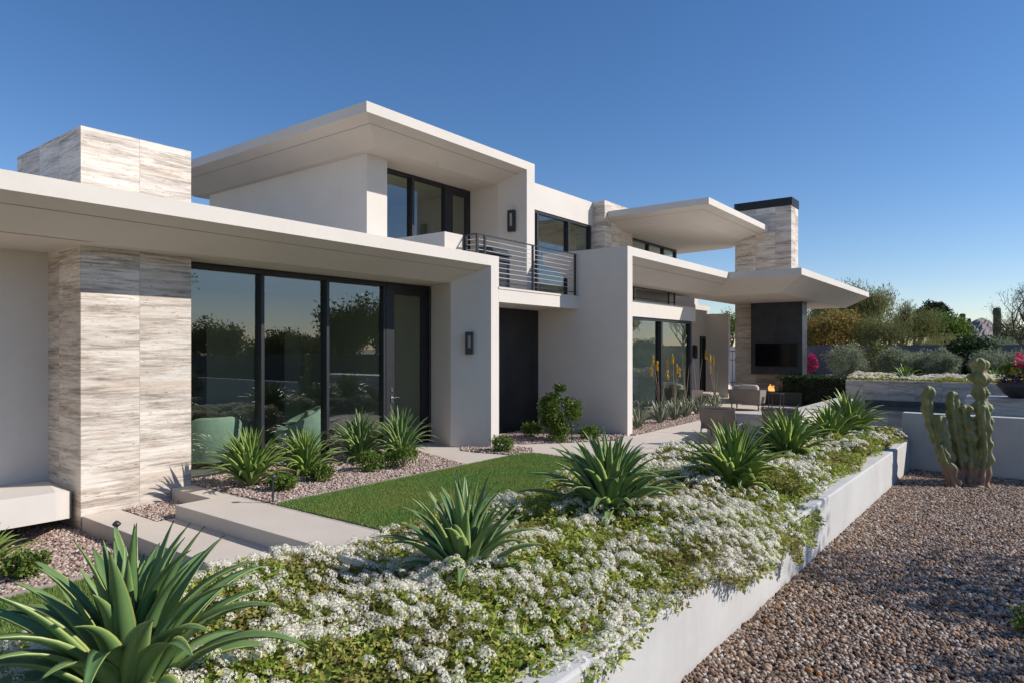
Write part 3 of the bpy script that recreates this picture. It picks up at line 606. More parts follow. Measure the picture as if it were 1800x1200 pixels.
lounger('taupe sling lounger nearest the walkway, its back to the camera', 13.15, 4.80, R(12))
lounger('taupe sling lounger half hidden behind the planter agaves', 13.75, 3.72, R(4)).location = (13.72, 3.72, 0)
# mint armchairs behind the glass
def tub_chair(label, x, y, rz):
    t = thing('tub_chair', label, 'armchair', (x,y,0.012), rz, 'mint green tub chairs behind the glass')
    n = 25; vs = []; fs = []
    for i in range(n):
        a = R(-118 + 236*i/(n-1)) + math.pi          # wraps round the back (-X)
        k = abs(i/(n-1)*2-1); ht = 0.80 - 0.28*max(0,(k-0.30)/0.70)**1.1
        for rr, zz in ((0.36,0.10),(0.43,0.35),(0.47,ht-0.03),(0.455,ht),(0.40,ht+0.005),(0.37,ht-0.03),(0.35,0.40)):
            vs.append((rr*math.cos(a)*1.02, rr*math.sin(a), zz))
    m = 7; fs = [(i*m+j,(i+1)*m+j,(i+1)*m+j+1,i*m+j+1) for i in range(n-1) for j in range(m-1)] + [tuple(range(m)), tuple(range((n-1)*m,n*m))[::-1]]
    build(MB().add(vs, fs), 'curved_back', M['mint'], t, True, world=False)
    c = MB(); cushion(c, -0.34,0.42,-0.35,0.35,0.24,0.46); build(c, 'seat_cushion', M['mint'], t, True, world=False)
    c = MB(); cushion(c, -0.30,0.36,-0.32,0.32,0.10,0.26); build(c, 'base', M['mint'], t, True, world=False)
    c = MB(); cushion(c, -0.30,-0.10,-0.25,0.25,0.42,0.74); build(c, 'back_pillow', M['mint'], t, True, world=False)
    build(MB().lathe([(0.24,0.0),(0.24,0.10)], (0,0), 20), 'plinth_base', M['int_dark'], t, world=False)
tub_chair('mint tub chair beside the stone column, turned towards the room', 5.55, 10.28, R(75))
tub_chair('mint tub chair behind the middle pane', 7.25, 10.35, R(150))
tub_chair('mint tub chair standing deeper in the glazed room', 5.5, 11.7, R(-40))
# balcony: covered grill; inside: high table and stools
g = thing('balcony_grill', 'grey covered grill on the balcony behind the cable railing', 'grill', (10.85,8.75,3.062))
build(MB().box(-0.26,0.26,-0.25,0.25,0.05,0.72,bev=0.03), 'cabinet', M['greysteel'], g, world=False)
build(MB().add([(-0.28,-0.27,0.725),(0.28,-0.27,0.725),(0.28,0.27,0.725),(-0.28,0.27,0.725),(-0.26,-0.15,0.88),(0.26,-0.15,0.88),(0.26,0.2,0.92),(-0.26,0.2,0.92)], [(0,1,5,4),(1,2,6,5),(2,3,7,6),(3,0,4,7),(4,5,6,7),(3,2,1,0)]), 'lid', M['metal'], g, world=False)
build(MB().tube([(0.2,-0.24,0.79),(0.2,-0.28,0.79),(-0.2,-0.28,0.79),(-0.2,-0.24,0.79)], 0.01, 6), 'handle', M['chrome'], g, world=False)
ht = thing('high_table', 'dark round high table behind the balcony glass doors', 'table', (16.2,12.1,3.05)); build(MB().lathe([(0.5,1.0),(0.5,1.04)], (0,0), 24), 'tabletop', M['metal'], ht, world=False); build(MB().lathe([(0.25,0.0),(0.25,0.02),(0.04,0.05),(0.04,1.0)], (0,0), 16), 'pedestal', M['metal'], ht, world=False)
def stool(label, x, y):
    s = thing('bar_stool', label, 'stool', (x,y,3.05), 0, 'stools at the high table'); build(MB().lathe([(0.17,0.72),(0.18,0.76),(0.15,0.78)], (0,0), 18), 'seat', M['metal'], s, world=False)
    for k in range(4): a = math.pi/4+k*math.pi/2; build(MB().tube([(0.12*math.cos(a),0.12*math.sin(a),0.72),(0.2*math.cos(a),0.2*math.sin(a),0)], 0.012, 5), 'leg', M['metal'], s, world=False)
stool('dark bar stool left of the high table behind the balcony doors', 15.5, 12.0); stool('dark bar stool right of the high table behind the balcony doors', 16.9, 12.3)

# path lights
def path_light(label, x, y, z, h=0.34):
    t = thing('path_light', label, 'garden light', (x,y,z), 0, 'small garden path lights')
    build(MB().tube([(0,0,0),(0,0,h-0.03)], 0.012, 8), 'stem', M['greysteel'], t, world=False)
    build(MB().lathe([(0.014,h-0.05),(0.022,h-0.045),(0.04,h-0.03),(0.045,h-0.02),(0.03,h),(0.012,h+0.015)], (0,0), 16), 'cap', M['greysteel'], t, True, world=False)
path_light('grey path light at the corner of lawn and concrete step', 4.70, 7.24, 0.0)
path_light('grey path light behind the lower step in front of the stone column', 3.12, 7.7, ZL, 0.36)
path_light('thin path light beside the round green shrub', 11.35, 7.15, 0.0, 0.36)
path_light('thin path light among the aloes by the patio window', 14.35, 7.1, 0.0, 0.3)
# flower bowl
fb = thing('flower_bowl', 'wide dark bowl planter on the travertine plinth', 'planter', (18.5,-0.05,0.802))
build(MB().lathe([(0.26,0.0),(0.36,0.08),(0.47,0.24),(0.49,0.33),(0.455,0.33),(0.40,0.26),(0.0,0.24)], (0,0), 40, caps=False), 'bowl', pmat('dark_resin', (0.055,0.05,0.05), (0.045,0.042,0.042), 4, 0.55), fb, True, world=False)
build(MB().lathe([(0.0,0.285),(0.43,0.285)], (0,0), 24, caps=False), 'soil', M['soil'], fb, world=False)
# ================================================================== PLANTS
LEAF = np.array([[0,0,0],[0.45,0.27,0.07],[1,0,0],[0.45,-0.27,0.07]]); LEAFF = np.array([[0,1,2],[0,2,3]])
SLIM = np.array([[0,0,0],[0.5,0.07,0.0],[1,0,0],[0.5,-0.07,0.0]])
def leafmat(name, cols, trans=0.3, rough=0.68, spec=0.2):
    n = len(cols); return islandmat(name, [(i/max(1,n-1), c) for i, c in enumerate(cols)], rough, spec, trans)
M['lf_bright'] = leafmat('bright_green_leaf', [(0.05,0.11,0.018),(0.12,0.19,0.03),(0.20,0.26,0.05)])
M['lf_box'] = leafmat('glossy_green_leaf', [(0.03,0.075,0.015),(0.09,0.15,0.022),(0.19,0.23,0.04)], rough=0.35)
M['lf_dark'] = leafmat('dark_green_leaf', [(0.018,0.038,0.012),(0.035,0.065,0.02),(0.06,0.095,0.03)], rough=0.4)
M['lf_olive'] = leafmat('olive_leaf', [(0.08,0.10,0.03),(0.15,0.17,0.05),(0.24,0.24,0.09)])
M['lf_grey'] = leafmat('grey_green_leaf', [(0.16,0.20,0.12),(0.26,0.30,0.19),(0.38,0.41,0.28)])
M['lf_orange'] = leafmat('orange_leaf', [(0.20,0.19,0.06),(0.32,0.24,0.07),(0.48,0.29,0.07)])
M['lf_pine'] = leafmat('pine_needles', [(0.012,0.025,0.012),(0.028,0.045,0.018),(0.05,0.065,0.022)], 0.1)
M['lf_verde'] = leafmat('palo_verde_leaf', [(0.14,0.155,0.05),(0.23,0.24,0.09),(0.33,0.31,0.12)])
def mat_agave(name, dark, mid, edge, base):
    m, nt, b = newmat(name); b.inputs['Roughness'].default_value = 0.42; b.inputs['Specular IOR Level'].default_value = 0.45
    e = nt.nodes.new('ShaderNodeAttribute'); e.attribute_name = 'edge'; a = nt.nodes.new('ShaderNodeAttribute'); a.attribute_name = 'along'
    g = nt.nodes.new('ShaderNodeNewGeometry')
    c = ramp(nt, g.outputs['Random Per Island'], [(0, dark), (1, mid)])
    c = mixc(nt, ramp(nt, noise(nt, wpos(nt), 11, 5, 0.6), [(0.35,(0,0,0)),(0.75,(0.45,)*3)]), c, mid)
    c = mixc(nt, ramp(nt, a.outputs['Fac'], [(0.0,(0.8,)*3),(0.3,(0,0,0))]), c, base)
    c = mixc(nt, ramp(nt, e.outputs['Fac'], [(0.80,(0,0,0)),(0.93,(0.9,)*3)]), c, edge)
    c = mixc(nt, ramp(nt, a.outputs['Fac'], [(0.965,(0,0,0)),(0.985,(1,)*3)]), c, (0.05,0.02,0.012))
    nt.links.new(c, b.inputs['Base Color'])
    t = nt.nodes.new('ShaderNodeBsdfTranslucent'); nt.links.new(mixc(nt, 0.5, c, (0.30,0.40,0.05)), t.inputs[0]); x = nt.nodes.new('ShaderNodeMixShader'); x.inputs[0].default_value = 0.12
    nt.links.new(b.outputs[0], x.inputs[1]); nt.links.new(t.outputs[0], x.inputs[2]); nt.links.new(x.outputs[0], nt.nodes['Material Output'].inputs[0]); return m
M['agave'] = mat_agave('agave_leaf', (0.10,0.195,0.065), (0.20,0.31,0.11), (0.42,0.47,0.13), (0.30,0.36,0.12))
M['agave2'] = mat_agave('agave_leaf_yellow', (0.11,0.215,0.05), (0.22,0.345,0.08), (0.48,0.49,0.10), (0.32,0.37,0.10))
M['agave_dry'] = mat_agave('dry_agave_leaf', (0.20,0.12,0.06), (0.13,0.10,0.04), (0.28,0.20,0.08), (0.20,0.12,0.07))
M['aloe'] = mat_agave('aloe_leaf', (0.17,0.22,0.14), (0.28,0.31,0.20), (0.42,0.40,0.28), (0.42,0.42,0.30))
def strap_leaves(name, specs, mat, parent, seg=13):
    """thick channelled leaves; spec = (L, W, az, elev, curl, side, cup, thick, base_r)"""
    ns = seg; ring = [(-1,1),(-0.55,0.35),(0,0),(0.55,0.35),(1,1),(0.5,0.1),(0,-0.35),(-0.5,0.1)]
    V = []; F = []; E = []; A = []; b0 = 0
    s = np.linspace(0, 1, ns+1)
    for (L, W, az, el, curl, side, cup, th, br) in specs:
        ang = el - curl*s**1.7; dirs = np.stack([np.cos(ang), np.sin(ang)], -1)
        p = np.concatenate([[[0,0]], np.cumsum((dirs[:-1]+dirs[1:])/2*L/ns, 0)])
        w = np.where(s < 0.42, 0.52+0.48*np.sin(s/0.42*np.pi/2), np.maximum(0, 1-((s-0.42)/0.58)**1.55))*W*0.5+0.0012
        rad = np.array([math.cos(az), math.sin(az), 0]); sd = np.array([-math.sin(az), math.cos(az), 0])
        wave = side*s**2*L
        for i in range(ns+1):
            c = rad*(p[i,0]+br)+np.array([0,0,p[i,1]])+sd*wave[i]; nrm = -rad*math.sin(ang[i])+np.array([0,0,math.cos(ang[i])])
            for k, (x, y) in enumerate(ring):
                top = k < 5
                q = c + sd*x*w[i] + nrm*(cup*w[i]*(y if top else y) - (0 if top else th*(1-0.85*s[i])*0.6))
                V.append(q); E.append(1.0 if k in (0,4) else (0.55 if k in (1,3,5,7) else 0.0)); A.append(s[i])
        n = 8
        for i in range(ns):
            for k in range(n): F.append((b0+i*n+k, b0+(i+1)*n+k, b0+(i+1)*n+(k+1)%n, b0+i*n+(k+1)%n))
        b0 += (ns+1)*n
    o = fast(name, [(np.array(V), np.array(F), 0)], [mat], parent, True)
    for nm, d in (('edge', E), ('along', A)):
        at = o.data.attributes.new(nm, 'FLOAT', 'POINT'); at.data.foreach_set('value', np.array(d, np.float32))
    return o
def agave(label, x, y, z, Rr, H_, n=40, mat='agave', seed=1, dry=4, group='agaves in the planter and beds', W=None, name='agave', lean=0.0):
    r = random.Random(seed); t = thing(name, label, 'agave', (x,y,z), r.uniform(0,6.28), group)
    sp = []; W = W or Rr*0.155
    for i in range(n):
        k = i/(n-1); az = i*2.39996+r.uniform(-0.25,0.25)          # k=0 outer, 1 inner
        L = (Rr*1.10*(1-k)+H_*0.98*k)*r.uniform(0.85,1.1)
        if k < 0.12: L *= 0.8
        el = R(8+76*k**0.85)+R(r.uniform(-8,8)); curl = R((88*(1-k)**0.7+10)*r.uniform(0.6,1.25)); el += curl*0.36
        sp.append((L, W*r.uniform(0.85,1.12)*(1-0.25*k), az, min(el,R(89)), curl, r.uniform(-0.10,0.10), 0.42, W*0.16, 0.02+0.03*(1-k)))
    strap_leaves('leaf_rosette', sp, M[mat], t)
    if dry:
        sp = [(Rr*r.uniform(0.6,0.85), W*0.75, r.uniform(0,6.28), R(r.uniform(2,14)), R(r.uniform(5,30)), r.uniform(-.2,.2), 0.7, W*0.1, 0.04) for _ in range(dry)]
        strap_leaves('dry_leaf', sp, M['agave_dry'], t)
    build(MB().lathe([(0.03,-0.12),(Rr*0.10,-0.02),(Rr*0.09,0.08),(0.01,0.12)], (0,0), 12), 'stem', M['agave_dry'], t, True, world=False)
    return t
PZ = 0.16
agave('huge agave filling the lower left corner, nearest the camera', 1.42, 3.38, PZ-0.02, 0.86, 0.88, 60, seed=3, dry=3, W=0.128)
agave('agave with brown dry lower leaves, second from the camera in the flower planter', 3.58, 3.16, PZ, 0.62, 0.82, 58, seed=11, dry=11, W=0.112)
agave('large bushy agave in the middle of the flower planter before the lawn', 5.86, 3.26, PZ, 0.82, 0.92, 98, seed=8, dry=6, W=0.118)
agave('bright green agave in front of the first lounger', 7.92, 2.74, PZ, 0.78, 0.90, 90, seed=21, dry=2, W=0.115, mat='agave2')
agave('agave between the two loungers in the flower planter', 10.5, 2.80, PZ, 0.82, 0.88, 84, seed=5, dry=1, W=0.115, mat='agave2')
agave('agave before the second lounger near the far planter end', 12.3, 2.60, PZ, 0.76, 0.82, 76, seed=15, dry=0, W=0.11, mat='agave2')
agave('last agave at the far end of the planter, in front of the pool', 13.4, 2.5, PZ+0.08, 0.82, 0.92, 80, seed=31, dry=0, W=0.11, mat='agave2')
BG = 'agaves under the glass wall'
agave('arching agave under the left pane next to the stone column', 5.07, 8.35, 0.02, 0.70, 0.84, 96, seed=41, dry=2, mat='agave2', group=BG, W=0.080)
agave('smaller agave under the middle pane in front of the mint chair', 6.0, 8.42, 0.02, 0.58, 0.74, 84, seed=42, dry=1, mat='agave2', group=BG, W=0.072)
agave('agave closest to the glass under the right hand pane', 7.3, 8.75, 0.02, 0.68, 0.88, 90, seed=43, dry=1, mat='agave', group=BG, W=0.076)
agave('agave in front of the glazed door', 7.82, 8.35, 0.02, 0.70, 0.92, 92, seed=44, dry=1, mat='agave', group=BG, W=0.076)
agave('small agave left of the white flowers on the garden wall', 24.0, 2.9, 0.82, 0.6, 0.6, 30, seed=51, dry=0, mat='agave2', group='agaves behind the pool wall')
agave('small agave right of centre among the white flowers behind the pool', 24.0, 0.62, 0.82, 0.6, 0.55, 30, seed=52, dry=0, mat='agave2', group='agaves behind the pool wall')
agave('agave cut by the left edge of the photo beside the floating bench', 2.06, 8.2, ZL, 0.52, 0.5, 50, seed=61, dry=0, mat='agave2', group=BG)

# aloes with yellow flower stalks
M['stalk'] = pmat('flower_stalk', (0.24,0.17,0.13), (0.32,0.26,0.16), 20, 0.8)
M['yellow'] = islandmat('yellow_floret', [(0,(0.66,0.34,0.02)),(0.5,(0.82,0.54,0.03)),(1,(0.88,0.66,0.10))], 0.5, 0.3, 0.25)
def aloe(label, x, y, H_, stalks, seed, z=0.01):
    r = random.Random(seed); t = thing('aloe', label, 'aloe', (x,y,z), 0, 'aloes along the patio window')
    sp = [(H_*r.uniform(0.75,1.05), 0.075, i*2.4+r.uniform(-.3,.3), R(42+44*(i/22)), R(-6+r.uniform(-10,14)), r.uniform(-.06,.06), 0.5, 0.014, 0.02) for i in range(23)]
    strap_leaves('leaf_rosette', sp, M['aloe'], t, 9)
    for (h, lean, az, bloom) in stalks:
        h *= 1.26
        dx, dy = math.cos(az)*lean, math.sin(az)*lean
        pts = [(dx*(k/6)**1.3*h, dy*(k/6)**1.3*h, 0.15+(h-0.15)*k/6) for k in range(7)]
        s = build(MB().tube(pts, [0.011,0.010,0.009,0.008,0.007,0.006,0.004], 6), 'flower_stalk', M['stalk'], t, world=False)
        if bloom:
            n = 70; k = np.array([r.random() for _ in range(n)]); az2 = np.array([r.uniform(0,6.28) for _ in range(n)]); L = 0.05*(1-0.4*k)
            tp = np.array(pts[-1]); pos = np.stack([tp[0]+0*k, tp[1]+0*k, tp[2]-0.02-0.22*(1-k)], -1)
            z_ = np.stack([np.cos(az2)*0.6, np.sin(az2)*0.6, -0.8+1.4*k], -1)
            tv = np.array([[0.006,0,0],[-0.004,0.006,0],[-0.004,-0.006,0],[0.007,0,0.7],[-0.004,0.007,0.7],[-0.004,-0.007,0.7],[0,0,1.0]]); tv[:, :2] *= 22; tf = np.array([[0,1,4],[0,4,3],[1,2,5],[1,5,4],[2,0,3],[2,3,5],[3,4,6],[4,5,6],[5,3,6]])
            tv2 = tv.copy(); v, f = scatter(tv2, tf, pos, frame_z(z_, az2), np.stack([L*1.2,L*1.2,L*1.1],-1)); fast('blossom_spike', [(v,f,0)], [M['yellow']], s)
def U_at(px, V): d = px-900; return V*(933.7+0.6063*d)/(711.8-0.7953*d)
aloe('first aloe at the fin wall corner, without flowers', U_at(1120,7.15), 7.15, 0.60, [], 1)
aloe('second aloe along the window, with the tallest yellow spikes', U_at(1160,7.2), 7.2, 0.62, [(1.35,0.10,2.2,1),(1.15,0.16,2.4,1),(1.25,0.05,2.6,1),(1.08,0.14,5.0,1)], 2)
aloe('third aloe along the window, with several bright yellow spikes', U_at(1186,7.25), 7.25, 0.62, [(1.38,0.06,3.0,1),(1.30,0.13,2.5,1),(1.18,0.04,5.6,1),(1.1,0.12,5.9,1)], 3)
aloe('fourth aloe along the window, with thin faded stalks', U_at(1205,7.3), 7.3, 0.66, [(1.2,0.05,2.0,0),(1.05,0.05,1.0,0),(1.1,0.07,5.0,0)], 4)
aloe('fifth aloe along the window, before the taupe armchair', U_at(1225,7.35), 7.35, 0.62, [(1.3,0.06,2.0,0),(1.25,0.10,5.5,0)], 5)
aloe('last aloe, standing apart with leaning yellow spikes', U_at(1257,7.4), 7.4, 0.60, [(1.45,0.16,2.3,1),(1.35,0.12,2.7,1),(1.3,0.05,1.0,1),(1.1,0.10,2.0,1),(1.15,0.08,5.4,0)], 6)

# ---- generic foliage
def clumps(center, radii, nc, per, cr, r=rng, shell=0.6):
    q = r.normal(size=(nc,3)); q /= np.linalg.norm(q,axis=1)[:,None]; q *= (shell+(1-shell)*r.random((nc,1)))
    c = np.array(center)+q*np.array(radii)*0.85; c = c[c[:,2] > center[2]-radii[2]*0.95]
    d = r.normal(size=(len(c),per,3)); d /= np.linalg.norm(d,axis=2)[...,None]; d *= r.random((len(c),per,1))**0.45
    return (c[:,None,:]+d*cr*np.array([1,1,0.8])*(0.6+0.8*r.random((len(c),1,1)))).reshape(-1,3)
def leaves_mesh(name, pos, size, mat, parent, tpl=LEAF, rot=None, jitter=0.4, kind=None):
    n = len(pos); rot = rand_rot(n) if rot is None else rot
    v, f = scatter(tpl, LEAFF, pos, rot, size*(1-jitter/2+jitter*rng.random(n))); o = fast(name, [(v,f,0)], [mat], parent); return o
def shrub(name, label, cat, x, y, z, rx, rz, nleaf, ls, mat, group=None, nc=30, stems=6, stemmat='bark', cr=None, flowers=None, tpl=LEAF, ry=None):
    t = thing(name, label, cat, (x,y,z), 0, group); ry = ry or rx
    pos = clumps((0,0,rz*0.98), (rx,ry,rz), nc, max(4,nleaf//nc), cr or rx*0.33); pos[:,2] = np.abs(pos[:,2])+0.01
    leaves_mesh('foliage', pos, ls, M[mat], t, tpl)
    b = MB()
    for k in range(stems):
        a = random.uniform(0,6.28); q = random.uniform(0.2,0.75); e = (rx*q*math.cos(a), ry*q*math.sin(a), rz*random.uniform(1.0,1.6)); b.tube([(0.02*math.cos(a),0.02*math.sin(a),-0.03),(e[0]*0.4,e[1]*0.4,e[2]*0.5),e], [rx*0.03,rx*0.02,rx*0.008], 5)
    build(b, 'stems', M[stemmat], t, world=False)
    if flowers:
        fm, fn, fs = flowers; p2 = clumps((0,0,rz*1.05),(rx,ry,rz),nc,max(1,fn//nc),rx*0.3); p2[:,2] = np.abs(p2[:,2])+0.05; leaves_mesh('blossoms', p2, fs, fm, t)
    return t
shrub('round_shrub', 'round glossy green shrub beside the dark steel panel', 'shrub', 11.55, 7.55, 0.0, 0.44, 0.62, 6500, 0.055, 'lf_box', nc=38, cr=0.17)
SG = 'low green ground shrubs in the gravel beds'
for (lab, px, py, zz, r_, mt) in (
    ('low green shrub at the foot of the arching agave by the column', 497, 862, 0, 0.20, 'lf_bright'), ('low green shrub between the two left bed agaves', 562, 846, 0, 0.20, 'lf_bright'),
    ('low green shrub before the agave closest to the glass', 652, 828, 0, 0.26, 'lf_bright'), ('low dense shrub in front of the agave at the glazed door', 706, 822, 0, 0.30, 'lf_bright'),
    ('low shrub at the foot of the end wall on the small gravel triangle', 884, 793, 0, 0.24, 'lf_bright'), ('low shrub left of the round shrub by the steel panel', 935, 768, 0, 0.25, 'lf_bright'),
    ('low shrub right under the round green shrub', 985, 776, 0, 0.28, 'lf_bright'), ('low shrub at the shaded foot of the tall fin wall', 1036, 771, 0, 0.24, 'lf_bright'),
    ('feathery green shrub on the lower gravel behind the huge agave', 45, 1015, ZL, 0.21, 'lf_bright')):
    d = px-900; t_ = (1.87-zz)/(py-613.0); shrub('low_shrub', lab, 'shrub', (933.7+0.6063*d)*t_, (711.8-0.7953*d)*t_, zz, r_, r_*0.62, 1100, 0.045, mt, SG, nc=26, stems=5, cr=r_*0.38)
shrub('low_shrub', 'sprig of green leaves at the right edge of the gravel yard', 'shrub', 6.55, -0.02, ZL, 0.12, 0.12, 240, 0.035, 'lf_bright', SG, nc=12)
# clipped hedge
t = thing('hedge', 'dark clipped hedge between the fire pit and the pool wall', 'hedge', (24.1,5.1,0)); q = rng.random((9000,3)); fc = rng.integers(0,4,9000)
q[:,0] = np.where(fc==0, 0.03*q[:,0], q[:,0]); q[:,2] = np.where((fc==1)|(fc==3), 0.95+0.05*q[:,2], q[:,2]); q[:,1] = np.where(fc==2, 0.04*q[:,1], q[:,1])
pos = np.stack([-0.8+q[:,0]*1.6, -0.55+q[:,1]*1.9, q[:,2]*0.93], -1)+rng.normal(0,0.03,(9000,3)); pos[:,2] = np.abs(pos[:,2]); leaves_mesh('foliage', pos, 0.075, M['lf_dark'], t)
build(MB().box(-0.72,0.72,-0.48,1.28,0,0.84), 'inner_twigs', M['bark'], t, world=False)

# ---- trailing white flowered ground cover
M['lf_bed'] = islandmat('lantana_leaf', [(0,(0.15,0.25,0.035)),(0.35,(0.31,0.41,0.06)),(0.7,(0.50,0.54,0.11)),(0.86,(0.55,0.50,0.13)),(1,(0.40,0.25,0.11))], 0.6, 0.25, 0.35, noisemix=(1.3,(0.24,0.16,0.08),0.55))
M['petal'] = islandmat('white_petal', [(0,(0.90,0.86,0.74)),(0.8,(0.95,0.92,0.81)),(1,(0.85,0.74,0.50))], 0.6, 0.2, 0.30)
M['twig'] = pmat('twig', (0.16,0.10,0.06), (0.12,0.08,0.045), 20, 0.9)
def bed_h(u, v, lo=0.17):
    return lo+0.02+0.15*vnoise(u*1.7, v*1.7, 3)+0.08*vnoise(u*4.6, v*4.6, 5)+0.07*vnoise(u*9.5, v*9.5, 6)
def spill(u):   # how far the cover hangs over the outer planter wall
    a = vnoise(u*1.3+3.1, u*0, 9); b = vnoise(u*4.2, u*0, 10); near = np.clip((8.6-u)/2.6, 0, 1)
    return near*np.clip(a*0.42+b*0.30-0.10, 0.02, 0.5)*np.clip((u-3.9)/1.6, 0.12, 1) - (1-near)*(-0.03+0.20*vnoise(u*1.6, u*0, 12))
def bed_points(n):
    """points on the cover's surface; s > 0 is the part hanging over the edge"""
    u = rng.uniform(0.5, 14.1, n*2); wgt = np.where(u < 6.5, 1.0, 0.62); u = u[rng.random(2*n) < wgt][:n]
    e = VE(u); bk = VB(u)+0.30; sp = spill(u); v = e-0.5+rng.random(len(u))*(bk-e+0.5); s = e-v; k = s < sp; u, v, s, e, bk = u[k], v[k], s[k], e[k], bk[k]
    z = bed_h(u, np.maximum(v, e)); o_ = np.clip(s+0.02, 0, 1); v = np.where(s > 0, e-0.17*(1-np.exp(-o_/0.13)), v)
    z = z+0.07*np.clip((u-8)/3, 0, 1)-0.13*np.clip((e+0.30-v)/0.3, 0, 1)-o_*o_/(o_+0.10)*1.15
    z = z-np.clip(v-(bk-0.30), 0, 1)*0.8-0.10*np.clip((0.9-u)/0.4,0,1)
    return u, v, z, o_
mats_b = [M['lf_bed'], M['petal'], M['twig'], M['lf_dark']]
u, v, z, ov = bed_points(190000); dp = rng.random(len(u))**1.6*0.16; z2 = z-dp; z2 = np.where(ov > 0, z2+dp*0.6, z2)
dens = vnoise(u*2.3, v*2.3, 21)*0.5+vnoise(u*7, v*7, 22)*0.5; k = dens > 0.20; u, v, z2 = u[k], v[k], z2[k]
ch = [scatter(LEAF, LEAFF, np.stack([u,v,z2],-1), rand_rot(len(u), 0.9), (0.030+0.018*rng.random(len(u)))*(1+0.03*np.maximum(u-3,0)))]
ch = [(*ch[0], 0)]
# florets
a5 = np.arange(5)*2*np.pi/5
def petal_tpl(nf, dome=0.9, fine=True):
    V = []; F = []; ph = 2.39996
    for i in range(nf):
        k = (i+0.5)/nf; th = math.acos(1-k*dome); az = i*ph; d = np.array([math.sin(th)*math.cos(az), math.sin(th)*math.sin(az), math.cos(th)]); Rm = frame_z(d[None], np.array([az]))[0]
        c = d*np.array([1,1,0.62])
        if fine:
            for q in a5:
                pts = np.array([[0,0,0],[0.17*math.cos(q-0.42),0.17*math.sin(q-0.42),0.03],[0.30*math.cos(q),0.30*math.sin(q),0.015],[0.17*math.cos(q+0.42),0.17*math.sin(q+0.42),0.03]])
                b = len(V); V += [c+Rm@p_ for p_ in pts]; F += [(b,b+1,b+2),(b,b+2,b+3)]
        else:
            b = len(V); V += [c+Rm@np.array(p_) for p_ in ((0.3,0,0),(0,0.28,0.02),(-0.3,0,0),(0,-0.28,0.02))]; F += [(b,b+1,b+2),(b,b+2,b+3)]
    return np.array(V), np.array(F)
TF, FF = petal_tpl(15); TS, FS = petal_tpl(13, fine=False)
uc, vc, zc, oc = bed_points(19000); pr = vnoise(uc*2.6, vc*2.6, 31)*0.6+vnoise(uc*0.9, vc*0.9, 32)*0.55; pr = pr+0.10*np.clip((uc-8)/3, 0, 1); k = (pr > 0.42+0.58*rng.random(len(uc))) & ((uc < 9.5)|(rng.random(len(uc)) < 0.8)); uc, vc, zc = uc[k], vc[k], zc[k]+0.012+0.02*rng.random(k.sum())
# leave the agave hearts free
for ax, ay, ar in ((1.42,3.38,0.28),(3.58,3.16,0.22),(5.86,3.26,0.26),(7.92,2.74,0.24),(10.5,2.80,0.24),(12.3,2.6,0.2)):
    k = np.hypot(uc-ax, vc-ay) > ar; uc, vc, zc = uc[k], vc[k], zc[k]
zz = np.array([0.28,-0.45,1.0])+rng.normal(0,0.38,(len(uc),3)); rt = frame_z(zz, rng.uniform(0,6.28,len(uc))); size = (0.020+0.021*rng.random(len(uc))**1.2)*(1+0.02*uc); nr = uc < 6.8
for sel, tv, tf in ((nr, TF, FF), (~nr, TS, FS)):
    vv, ff = scatter(tv, tf, np.stack([uc,vc,zc],-1)[sel], rt[sel], size[sel]); ch.append((vv, ff, 1))
# twigs
n = 5200; u, v, z, ov = bed_points(n); n = len(u); tw = np.array([[0,-0.05,0],[0,0.05,0],[1,0,0.12],[0.5,0,0.2]]); vv, ff = scatter(tw, np.array([[0,1,2],[0,1,3]]), np.stack([u,v,z-0.04],-1), rand_rot(n, 0.8), np.stack([0.05+0.09*rng.random(n), 0.03+0*u, 0.12+0*u],-1)); ch.append((vv, ff, 2))
# dense understorey so that the soil stays hidden
gu = np.linspace(0.6, 14.1, 270); gt = np.linspace(0, 1, 56); GU, GT = np.meshgrid(gu, gt, indexing='ij'); GV = VE(GU)+0.05+GT*(VB(GU)-VE(GU)); GZ = bed_h(GU, GV)-0.17+0.04*rng.random(GU.shape); GZ[:,0] = 0.0; GZ[:,-1] = 0.0; GZ[0] = 0; GZ[-1] = 0; GZ -= 0.16*np.clip((VE(GU)+0.4-GV)/0.4,0,1)
idx = np.arange(GU.size).reshape(GU.shape); fq = np.stack([idx[:-1,:-1],idx[1:,:-1],idx[1:,1:],idx[:-1,1:]],-1).reshape(-1,4); ch.append((np.stack([GU,GV,GZ],-1).reshape(-1,3), fq, 3))
bed = fast('flowering_ground_cover', ch, mats_b); tag(bed, 'trailing white lantana cover filling the long white planter', 'flowers', kind='stuff')
# the same cover behind the pool wall
struct(build(MB().box(23.26, 30, -5, 4.3, ZL, 0.80), 'raised_bed_soil', M['soil']))
n = 16000; u = rng.uniform(22.95, 24.8, n); v = rng.uniform(-5, 4.35, n); z = 0.86+0.22*vnoise(u*2, v*2.4, 4)*np.clip((u-22.7)*3,0.3,1)-0.1*rng.random(n)
ch = [(*scatter(LEAF, LEAFF, np.stack([u,v,z],-1), rand_rot(n, 0.9), 0.05+0.03*rng.random(n)), 0)]; n = 1300; u = rng.uniform(22.95, 24.6, n); v = rng.uniform(-5, 4.35, n); z = 0.93+0.22*vnoise(u*2, v*2.4, 4)*np.clip((u-22.7)*3,0.3,1)
ch.append((*scatter(TS, FS, np.stack([u,v,z],-1), rand_rot(n, 0.5), 0.035+0.02*rng.random(n)), 1)); tag(fast('flowering_ground_cover', ch, mats_b), 'white flowers along the top of the travertine wall behind the pool', 'flowers', kind='stuff')

